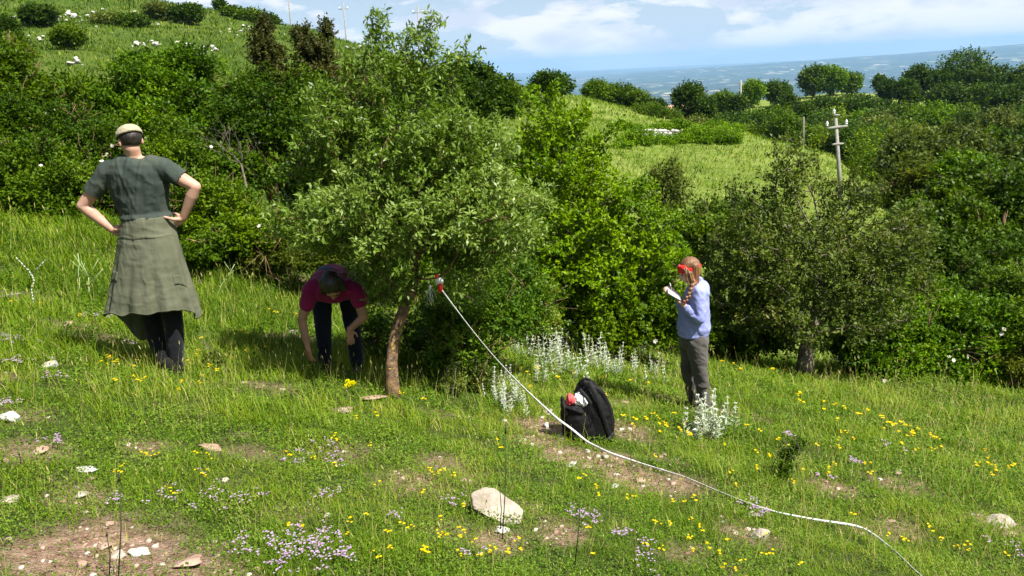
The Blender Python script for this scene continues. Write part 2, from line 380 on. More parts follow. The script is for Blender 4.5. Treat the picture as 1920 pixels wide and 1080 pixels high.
# plain with fields, far below
v2 = N(t, 'ShaderNodeTexVoronoi'); v2.inputs['Scale'].default_value = 0.0085
mp = N(t, 'ShaderNodeMapping'); mp.inputs['Scale'].default_value = (1.0, 0.55, 1); t.links.new(P3, mp.inputs[0]); t.links.new(mp.outputs[0], v2.inputs['Vector'])
sx = N(t, 'ShaderNodeSeparateColor'); t.links.new(v2.outputs['Color'], sx.inputs[0])
fields = ramp(t, [(0.0, (0.012, 0.028, 0.010)), (0.45, (0.02, 0.045, 0.016)), (0.64, (0.06, 0.09, 0.03)), (0.80, (0.16, 0.16, 0.08)), (0.91, (0.32, 0.27, 0.18)), (0.972, (0.66, 0.62, 0.54))], sx.outputs[0], 'CONSTANT')
woods = ramp(t, [(0.46, (0, 0, 0)), (0.50, (1, 1, 1))], tex_noise(t, 0.0008, 6, 0.65, P3))
pl = mixc(t, woods.outputs[0], fields.outputs[0], (0.016, 0.035, 0.014))
fac_p = math_n(t, 'DIVIDE', math_n(t, 'SUBTRACT', dist, 600.0), 1200.0, True)
c2 = mixc(t, fac_p, c1, pl)
p = N(t, 'ShaderNodeBsdfPrincipled'); t.links.new(c2, p.inputs['Base Color']); p.inputs['Roughness'].default_value = 0.95; p.inputs['Specular IOR Level'].default_value = 0.1
b = N(t, 'ShaderNodeBump'); b.inputs['Strength'].default_value = 0.8; b.inputs['Distance'].default_value = 0.02
t.links.new(tex_noise(t, 25, 8, 0.7, P3), b.inputs['Height'])
b2 = N(t, 'ShaderNodeBump'); b2.inputs['Strength'].default_value = 0.7; b2.inputs['Distance'].default_value = 0.5
t.links.new(tex_noise(t, 0.9, 8, 0.75, P3), b2.inputs['Height']); t.links.new(b.outputs[0], b2.inputs['Normal'])
t.links.new(b2.outputs[0], p.inputs['Normal'])
o = N(t, 'ShaderNodeOutputMaterial'); t.links.new(p.outputs[0], o.inputs[0])
acc = Acc(); acc.add(V, F, bare_v)
ground = acc.build('ground', M_ground, smooth=True); tag(ground, kind='structure')

# ------------------------------------------------------------------ haze: one closed box of even, thin air
hz_bm = bmesh.new(); bmesh.ops.create_cube(hz_bm, size=1.0)
hz_me = bpy.data.meshes.new('haze'); hz_bm.to_mesh(hz_me); hz_bm.free()
haze = bpy.data.objects.new('haze', hz_me); link(haze)
z_lo = float(HG.min()) - 1.0; z_hi = float(HG.max()) + 25.0
haze.scale = (82000, 82000, z_hi - z_lo); haze.location = (0, 0, 0.5 * (z_hi + z_lo))
m, t = new_mat('haze_air'); pv = N(t, 'ShaderNodeVolumePrincipled')
pv.inputs['Color'].default_value = (0.39, 0.67, 1.0, 1); pv.inputs['Density'].default_value = 5.5e-5; pv.inputs['Anisotropy'].default_value = 0.0
o = N(t, 'ShaderNodeOutputMaterial'); t.links.new(pv.outputs[0], o.inputs['Volume']); hz_me.materials.append(m)
tag(haze, kind='stuff')
# ------------------------------------------------------------------ foliage materials (real leaf colours)
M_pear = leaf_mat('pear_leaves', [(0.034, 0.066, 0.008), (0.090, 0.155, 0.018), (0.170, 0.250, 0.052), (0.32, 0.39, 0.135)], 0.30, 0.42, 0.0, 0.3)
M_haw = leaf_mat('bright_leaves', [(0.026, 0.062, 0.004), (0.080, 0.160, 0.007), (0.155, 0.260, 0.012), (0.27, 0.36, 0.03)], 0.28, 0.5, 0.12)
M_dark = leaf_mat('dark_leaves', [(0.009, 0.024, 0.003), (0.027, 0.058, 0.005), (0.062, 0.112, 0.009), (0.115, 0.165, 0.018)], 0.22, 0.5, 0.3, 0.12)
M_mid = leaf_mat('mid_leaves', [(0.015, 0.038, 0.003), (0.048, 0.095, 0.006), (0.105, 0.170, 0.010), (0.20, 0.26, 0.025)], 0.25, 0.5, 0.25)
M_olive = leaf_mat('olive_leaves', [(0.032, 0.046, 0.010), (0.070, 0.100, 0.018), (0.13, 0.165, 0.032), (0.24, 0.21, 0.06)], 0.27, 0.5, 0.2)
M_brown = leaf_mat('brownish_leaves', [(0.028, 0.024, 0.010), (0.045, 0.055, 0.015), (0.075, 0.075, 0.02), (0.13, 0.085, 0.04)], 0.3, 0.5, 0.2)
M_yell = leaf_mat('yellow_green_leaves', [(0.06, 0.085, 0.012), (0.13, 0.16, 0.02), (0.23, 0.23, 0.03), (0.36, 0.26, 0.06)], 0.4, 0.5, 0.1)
M_silver = leaf_mat('silver_leaves', [(0.20, 0.25, 0.17), (0.34, 0.39, 0.29), (0.52, 0.56, 0.47), (0.68, 0.70, 0.62)], 0.22, 0.85, 0.1, 0.1)
M_petal_w = leaf_mat('white_petals', [(0.62, 0.60, 0.56), (0.78, 0.76, 0.72)], 0.3, 0.7, 0.0, 0.2)

M_twig = surf_mat('dead_twig', [(0.20, 0.17, 0.13), (0.30, 0.26, 0.20), (0.38, 0.34, 0.28)], 20, .9, 0)
def ell(px, py, rx, ry, d, rd=None):
    """an ellipsoid of real size: photo centre and radii (px) at distance d, depth radius rd (m)"""
    a, b = rx * d / F_PX, ry * d / F_PX
    return (pt(px, py, d), np.array([a, rd if rd else 0.8 * (a + b) / 2, b]))
def sample_blobs(blobs, n, rng, lo=0.25, hi=1.05, rough=0.45, gap=0.36, gs=1.8, seed=0):
    vol = np.array([(r[0] * r[2]) ** 1.0 * 1.0 for _, r in blobs]); vol = vol / vol.sum()
    pos, out = [], []
    k = rng.choice(len(blobs), int(n * 2.2), p=vol)
    C = np.array([b[0] for b in blobs])[k]; R = np.array([b[1] for b in blobs])[k]
    d = rand_dirs(len(k), rng); u = rng.random(len(k)) ** (1 / 2.2); rr = lo + (hi - lo) * u
    sz = R.mean(1)
    rr = rr * (1 + rough * (fbm(C / (sz[:, None] + 1e-6) + d * 2.3, 100 + seed) - 0.5) * 2)
    P = C + d * R * rr[:, None]
    g = fbm(P * gs, 200 + seed, 3)
    keep = (g > gap) & (P[:, 2] > H(P[:, 0], P[:, 1]) + 0.03)
    P, d, g = P[keep][:n], d[keep][:n], g[keep][:n]
    return P, d, g
def sprigs(acc, P, D, size, per, width, rng, seed=0, spread=1.0, upn=0.9, slen=3.2, tint_bias=0.0, leaf_mat_i=0, twig_mat=None, twig_r=0.004):
    """a leafy sprig at each point: `per` leaves set along a short twig"""
    n = len(P)
    if n == 0: return
    D = unit(D); L = size * slen * (0.7 + 0.6 * rng.random(n))
    tt = (np.arange(per) + 0.5) / per
    B = P[:, None] + D[:, None] * (L[:, None, None] * (tt[None, :, None] - 0.3)) + rng.normal(size=(n, per, 3)) * size * 0.16
    side = rand_dirs(n * per, rng).reshape(n, per, 3)
    ld = unit(D[:, None] * 0.55 + side * spread); up = np.array([0, 0, upn]) + rng.normal(size=(n, per, 3)) * 0.55 + D[:, None] * 0.35
    pos = B.reshape(-1, 3); spread = spread; R = frames(ld.reshape(-1, 3), up.reshape(-1, 3))
    s = size * (0.65 + 0.6 * rng.random(n * per))
    S = np.stack([s * width, s, s], -1)
    t = (fbm(P * 1.1, 300 + seed, 2)[:, None] * 0.8 + 0.30 * rng.random(n)[:, None] + 0.30 * rng.random((n, per)) - 0.25 + tint_bias).reshape(-1)
    scatter(acc, LEAF, LEAF_F, pos, R, S, np.clip(t, 0, 1), leaf_mat_i)
    if twig_mat is not None:
        T = np.array([[-0.5, 0, 0], [0.5, 0, 0], [0, 0, 0.8], [0, 1, 0]]); TF = [[0, 1, 3], [1, 2, 3], [2, 0, 3]]
        Rt = frames(D, rand_dirs(n, rng)); scatter(acc, T, TF, P - D * L[:, None] * 0.6, Rt, np.stack([np.full(n, twig_r * 2), L * 1.5, np.full(n, twig_r * 2)], -1), rng.random(n), twig_mat)
def colonize(attr, path, step, infl, kill, rng, iters=160):
    """branches growing from a trunk path towards a cloud of points"""
    nodes = [np.array(p, float) for p in path]; par = [-1] + list(range(len(path) - 1))
    A = np.array(attr, float); alive = np.ones(len(A), bool)
    bd = np.full(len(A), 1e9); bi = np.zeros(len(A), int)
    def upd(i0):
        X = np.array(nodes[i0:]); 
        for s in range(0, len(X), 64):
            dd = np.linalg.norm(A[:, None] - X[None, s:s + 64], axis=2); j = dd.argmin(1); v = dd[np.arange(len(A)), j]
            b = v < bd; bd[b] = v[b]; bi[b] = j[b] + i0 + s
    upd(0)
    for _ in range(iters):
        alive &= bd > kill
        act = alive & (bd < infl)
        if not act.any():
            if not alive.any(): break
            act = alive & (bd <= bd[alive].min() * 1.05)
        ids = np.unique(bi[act]); i0 = len(nodes); X = np.array(nodes)
        for k in ids:
            a = act & (bi == k); v = unit(A[a] - X[k]).sum(0) + rng.normal(size=3) * 0.25
            if np.linalg.norm(v) < 1e-3: continue
            nodes.append(X[k] + unit(v) * step); par.append(int(k))
        if len(nodes) == i0: break
        upd(i0)
        if len(nodes) > 5200: break
    return np.array(nodes), np.array(par)
def branch_mesh(acc, nodes, par, r_tip, r_base, mat=0, sides=5, expo=2.3, rng=RNG):
    n = len(nodes); kids = np.zeros(n); w = np.zeros(n)
    for i in range(n - 1, 0, -1):
        if kids[i] == 0: w[i] = 1.0
        w[par[i]] += w[i]; kids[par[i]] += 1
    w = np.maximum(w, 1); r = r_tip * w ** (1 / expo); r = np.minimum(r * 1.0, r_base) if r.max() > r_base else r
    T = nodes[1:] - nodes[par[1:]]; Pa = nodes[par[1:]]; L = np.linalg.norm(T, axis=1)
    X = frames(T, rand_dirs(n - 1, rng)); a = np.arange(sides) * 2 * math.pi / sides
    ring = np.stack([np.cos(a), np.zeros(sides), np.sin(a)], -1)
    ra = np.minimum(r[par[1:]], r[1:] * 1.35); rb = r[1:]
    V0 = np.einsum('nij,kj->nki', X, ring) * ra[:, None, None] + Pa[:, None]
    V1 = np.einsum('nij,kj->nki', X, ring) * rb[:, None, None] + (nodes[1:] + unit(T) * (rb * 0.5)[:, None])[:, None]
    V = np.concatenate([V0, V1], 1).reshape(-1, 3); F = []
    for j in range(sides):
        j2 = (j + 1) % sides; F += [[j, j2, sides + j2], [j, sides + j2, sides + j]]
    F = (np.array(F)[None] + (np.arange(n - 1) * 2 * sides)[:, None, None]).reshape(-1, 3)
    acc.add(V, F, 0.5, mat); return r, w
def colonized_tree(name, label, cat, path, blobs, leafm, barkm, n_attr=1500, step=0.07, infl=0.6, kill=0.10, r_tip=0.0035, r_base=0.08,
                   leaf=0.045, lw=0.3, per=8, spacing=1, seed=1, gap=0.3, spread=1.0, tb=0.0, extra=None, group=None, tipmax=6, gs=2.2, slen=2.0, trunk_rads=None, lo=0.1, upn=0.6, hi=1.0):
    rng = np.random.default_rng(seed)
    A, _, _ = sample_blobs(blobs, n_attr, rng, lo, hi, 0.5, gap, gs, seed)
    if extra is not None: A = np.vstack([A, extra])
    nodes, par = colonize(A, path, step, infl, kill, rng)
    base = np.array(path[0]); root = empty(name, base, label, cat, group)
    ac = Acc(); r, w = branch_mesh(ac, nodes, par, r_tip, r_base, rng=rng)
    if trunk_rads is not None: tube(ac, np.array(path), trunk_rads, 10)
    ac.V = [v - base for v in ac.V]; tr = ac.build('trunk', barkm, root, smooth=True)
    tip = np.where((w <= tipmax) & (np.arange(len(nodes)) > len(path)))[0]
    tip = np.repeat(tip, spacing); D = unit(nodes[tip] - nodes[par[tip]]) + rng.normal(size=(len(tip), 3)) * 0.7 + np.array([0, 0, 0.25])
    P = nodes[tip] + rng.normal(size=(len(tip), 3)) * leaf * 0.8
    ac = Acc(); sprigs(ac, P, D, leaf, per, lw, rng, seed, spread, upn=upn, slen=slen, tint_bias=tb)
    ac.V = [v - base for v in ac.V]; ac.build('crown', leafm, root)
    print(name, 'nodes', len(nodes), 'leaves', len(P) * per)
    return root
def shrub(name, label, blobs, mat, base=None, n=1600, per=12, leaf=0.06, lw=0.6, seed=1, gap=0.40, tb=0.0, stems=7, barkm=None, cat='shrub', group=None, gs=1.05,
          flowers=0, rough=0.62, crown='foliage', stem='stem', lo=0.3, hi=1.05, twigs=False, upn=0.9, fr=0.035, rmax=0.05, lobes=13):
    rng = np.random.default_rng(seed + 1000)
    cen = np.array([b[0] for b in blobs]); rd = np.array([b[1] for b in blobs])
    if base is None:
        c = (cen * (rd[:, :1])).sum(0) / rd[:, 0].sum(); base = np.array([c[0], c[1], float(H(c[0], c[1]))])
    root = empty(name, base, label, cat, group)
    if lobes:
        lb = []
        for c_, r_ in blobs:
            lb.append((c_, r_ * .62))
            for _k in range(lobes):
                dd = rand_dirs(1, rng)[0]; dd[2] = abs(dd[2]) * 1.1 - .45; dd = unit(dd); q = r_.mean() * (.20 + .22 * rng.random()); lb.append((c_ + dd * r_ * (.62 + .30 * rng.random()), np.array([q * 1.25, q * 1.1, q * .8])))
        P, d, g = sample_blobs(lb, n, rng, .35, 1.05, .4, gap - .10, gs, seed)
    else: P, d, g = sample_blobs(blobs, n, rng, lo, hi, rough, gap, gs, seed)
    D = d * 0.7 + np.array([0, 0, 0.55]) + rng.normal(size=d.shape) * 0.5
    ac = Acc(); sprigs(ac, P, D, leaf, per, lw, rng, seed, tint_bias=tb, upn=upn)
    ac.V = [v - base for v in ac.V]; ac.build(crown, mat, root)
    ac = Acc()
    for i in range(stems):
        b = i % len(blobs); e = cen[b] + rand_dirs(1, rng)[0] * rd[b] * 0.75; e[2] = max(e[2], base[2] + 0.3)
        s = base + np.array([rng.normal() * 0.12, rng.normal() * 0.12, -0.08]) * (1 + rmax * 6)
        k = 7; tt = np.linspace(0, 1, k)[:, None]; Q = s * (1 - tt) + e * tt; Q[:, 2] += (np.sin(tt[:, 0] * math.pi) * 0.12 * np.linalg.norm(e - s))
        Q[1:-1] += rng.normal(size=(k - 2, 3)) * 0.03 * np.linalg.norm(e - s)
        tube(ac, Q, np.linspace(rmax, rmax * 0.18, k) * (0.6 + 0.5 * rng.random()), 6)
        for _ in range(5):
            j = rng.integers(2, k); q = Q[j]; v = unit(rand_dirs(1, rng)[0] + np.array([0, 0, 0.6])) * rd[b].mean() * 0.55
            tube(ac, np.array([q, q + v * 0.5 + rng.normal(size=3) * 0.05, q + v]), [rmax * 0.22, rmax * 0.15, rmax * 0.06], 4)
    if n >= 1400 and cat in ('shrub', 'tree') and stems and lobes:
        for _ in range(18):      # dead twigs reaching out of the leaves
            b = rng.integers(len(blobs)); dd = rand_dirs(1, rng)[0]; dd[2] = abs(dd[2]); p0 = cen[b] + dd * rd[b] * .15; p1 = cen[b] + unit(dd + rng.normal(size=3) * .25) * rd[b] * (.95 + .25 * rng.random())
            pm = (p0 + p1) / 2 + rng.normal(size=3) * .07; q_ = .0035 + .00028 * float(np.linalg.norm(base - EYE)); tube(ac, np.array([p0, pm, p1]), [q_ * 2, q_ * 1.2, q_ * .5], 4)
            for _k in range(3): tube(ac, np.array([pm, pm + unit(p1 - pm + rng.normal(size=3) * .16) * .4]), [q_ * .8, q_ * .35], 4)
    if stems:
        ac.V = [v - base for v in ac.V]; ac.build(stem, barkm or M_bark_grey, root, smooth=True)
    if flowers:
        P, d, g = sample_blobs(blobs, flowers, rng, 0.9, 1.08, rough, 0.0, gs, seed)
        f = Acc()
        for q, dd in zip(P, d):
            k = 6; a = np.arange(k) * math.pi * 2 / k
            nrm = unit(dd + np.array([0, -0.5, 0.6])); Rm = frames(rand_dirs(1, rng), nrm[None])[0]
            for aa in a:
                ld = Rm @ np.array([math.cos(aa), math.sin(aa), 0.25]); scatter(f, LEAF, LEAF_F, [q], frames(ld[None], nrm[None]), [[fr * 1.1, fr, fr]], rng.random(1))
        if f.n:
            f.V = [v - base for v in f.V]; f.build('blossom', M_petal_w, root)
    return root

# ------------------------------------------------------------------ the wild pear in the middle
g0 = ground_at(735, 748); dT = float(np.dot(g0 - EYE, FW))
trunk_px = [(736, 750, 0), (735, 715, 0), (734, 680, 0.02), (737, 645, 0.03), (745, 612, 0.03), (757, 582, 0), (770, 552, -0.03), (776, 520, -0.02), (774, 485, 0), (770, 450, 0.05)]
tpath = [pt(x, y, dT + o) for x, y, o in trunk_px]; tpath[0][2] -= 0.06
limb = []
dp = dT
pear_blobs = [ell(770, 400, 190, 110, dp, 0.75), ell(640, 405, 110, 72, dp - 0.1, 0.6), ell(900, 400, 110, 90, dp, 0.6), ell(760, 270, 150, 95, dp, 0.6), ell(620, 270, 80, 60, dp + .1, 0.4),
              ell(860, 270, 95, 80, dp, 0.5), ell(750, 180, 75, 55, dp, 0.35), ell(830, 180, 60, 40, dp, 0.3), ell(720, 130, 30, 45, dp, .2), ell(790, 120, 30, 30, dp, .15), ell(560, 390, 55, 45, dp, 0.4),
              ell(690, 452, 70, 36, dp - .2, 0.4), ell(850, 470, 90, 50, dp + .1, 0.45), ell(600, 190, 35, 35, dp, .2), ell(965, 440, 60, 60, dp, .35), ell(700, 520, 75, 32, dp + 1.3, 0.4), ell(850, 520, 70, 35, dp + .2, 0.4), ell(760, 495, 100, 36, dp + .3, .4), ell(742, 522, 50, 24, dp - .15, .2), ell(742, 548, 24, 18, dp - .12, .12), ell(690, 540, 50, 26, dp + 1.2, .3), ell(870, 545, 45, 20, dp + .2, .2)]
ex = []
for (x0, y0, x1, y1) in [(722, 130, 708, 14), (705, 100, 688, 50), (790, 120, 800, 62), (800, 90, 812, 34), (830, 150, 880, 98), (850, 150, 856, 90), (700, 120, 740, 66), (660, 160, 655, 110), (770, 100, 776, 70), (560, 330, 525, 300), (1000, 400, 1030, 360)]:
    for q in np.linspace(0, 1, 14): ex.append(pt(x0 + (x1 - x0) * q + RNG.normal() * 4, y0 + (y1 - y0) * q, dp + RNG.normal() * 0.05))
for q in np.linspace(0.2, 1, 6): ex.append(pt(768 + 52 * q, 556 - 36 * q, dp - 0.05 - 0.2 * q))
for q in np.linspace(0.15, 1, 9): ex.append(pt(752 - 90 * q, 592 - 75 * q, dp + 0.05))
pear = colonized_tree('pear_tree', 'wild pear tree with narrow grey-green leaves and leaning bare trunk in the middle', 'tree', tpath, pear_blobs, M_pear, M_bark,
                      n_attr=3300, step=0.055, infl=0.5, kill=0.075, r_tip=0.0028, r_base=0.055, leaf=0.053, lw=0.33, tb=.06, per=9, spacing=4, seed=5, gap=0.44, extra=np.array(ex), tipmax=9, gs=2.4, slen=1.7,
                      trunk_rads=[.074, .056, .049, .047, .048, .046, .040, .032, .024, .014])
# ------------------------------------------------------------------ bright hawthorn behind it on the right
gC = on_az(1105, 10.0); dC = float(np.dot(gC - EYE, FW))
haw_blobs = [ell(1035, 250, 75, 75, dC, .6), ell(1040, 330, 95, 80, dC, .8), ell(1140, 420, 100, 90, dC, .9), ell(1215, 490, 75, 75, dC, .7), ell(1000, 430, 100, 110, dC - .1, .8),
             ell(1100, 520, 140, 80, dC, .9), ell(1240, 570, 55, 60, dC, .5), ell(1105, 300, 40, 50, dC, .4)]
ex = []
for (x0, y0, x1, y1) in [(1000, 200, 985, 165), (1040, 190, 1050, 160), (1090, 240, 1105, 190), (1130, 280, 1160, 225), (1180, 350, 1220, 330), (1230, 420, 1275, 400), (1260, 500, 1298, 470)]:
    for q in np.linspace(0, 1, 8): ex.append(pt(x0 + (x1 - x0) * q, y0 + (y1 - y0) * q, dC + RNG.normal() * 0.1))
hp = [gC + np.array([0, 0, -.1]), gC + np.array([.03, 0, .4]), gC + np.array([-.05, 0, .8]), pt(1085, 540, dC), pt(1075, 480, dC), pt(1060, 420, dC)]
colonized_tree('hawthorn_tree', 'bright green hawthorn spreading to the right behind the pear tree', 'tree', hp, haw_blobs, M_haw, M_bark_grey,
               n_attr=3000, step=0.09, infl=0.8, kill=0.12, r_tip=0.004, r_base=0.08, leaf=0.058, lw=0.62, per=9, spacing=4, seed=8, gap=0.36, tb=.08, extra=np.array(ex), tipmax=8, gs=1.6, slen=2.0, trunk_rads=[.1, .08, .07, .06, .045, .03])
# ------------------------------------------------------------------ brownish twiggy wild pear on the right
gE = ground_at(1508, 705); dE = float(np.dot(gE - EYE, FW))
be = [ell(1540, 470, 190, 85, dE, 1.3), ell(1480, 520, 150, 90, dE, 1.0), ell(1474, 355, 42, 70, dE, .4), ell(1590, 375, 55, 40, dE, .5), ell(1640, 500, 110, 90, dE, .9), ell(1400, 470, 60, 90, dE, .6), ell(1560, 580, 170, 55, dE - .3, .9), ell(1420, 590, 80, 40, dE, .6), ell(1690, 450, 60, 50, dE, .5)]
ex = []
for (x0, y0, x1, y1) in [(1470, 320, 1475, 250), (1455, 330, 1440, 262), (1500, 330, 1505, 275), (1380, 400, 1370, 340), (1540, 340, 1530, 300), (1590, 400, 1600, 310), (1640, 400, 1660, 335), (1560, 400, 1548, 340), (1420, 400, 1405, 345), (1480, 400, 1478, 320), (1490, 390, 1512, 330), (1620, 400, 1618, 350), (1700, 400, 1730, 385), (1690, 470, 1745, 450), (1350, 520, 1340, 470)]:
    for q in np.linspace(0, 1, 10): ex.append(pt(x0 + (x1 - x0) * q + RNG.normal() * 5, y0 + (y1 - y0) * q, dE + RNG.normal() * 0.15))
ep = [gE + np.array([0, 0, -.1]), pt(1510, 680, dE), pt(1512, 655, dE), pt(1520, 625, dE), pt(1530, 590, dE), pt(1535, 550, dE), pt(1530, 500, dE)]
M_thorn = leaf_mat('thorn_leaves', [(0.030, 0.048, 0.012), (0.070, 0.105, 0.018), (0.125, 0.165, 0.032), (0.24, 0.17, 0.07)], 0.27, 0.5, 0)
colonized_tree('twiggy_pear_tree', 'sparse brownish wild pear tree with many bare twigs and a dark thick trunk', 'tree', ep, be, M_thorn, M_bark_grey,
               n_attr=3800, step=0.11, infl=0.9, kill=0.13, r_tip=0.0050, r_base=0.10, leaf=0.062, lw=0.5, per=7, spacing=4, seed=12, gap=0.34, extra=np.array(ex), tipmax=6, gs=1.4, slen=1.6, trunk_rads=[.14, .12, .11, .10, .08, .06, .04], lo=0.0)
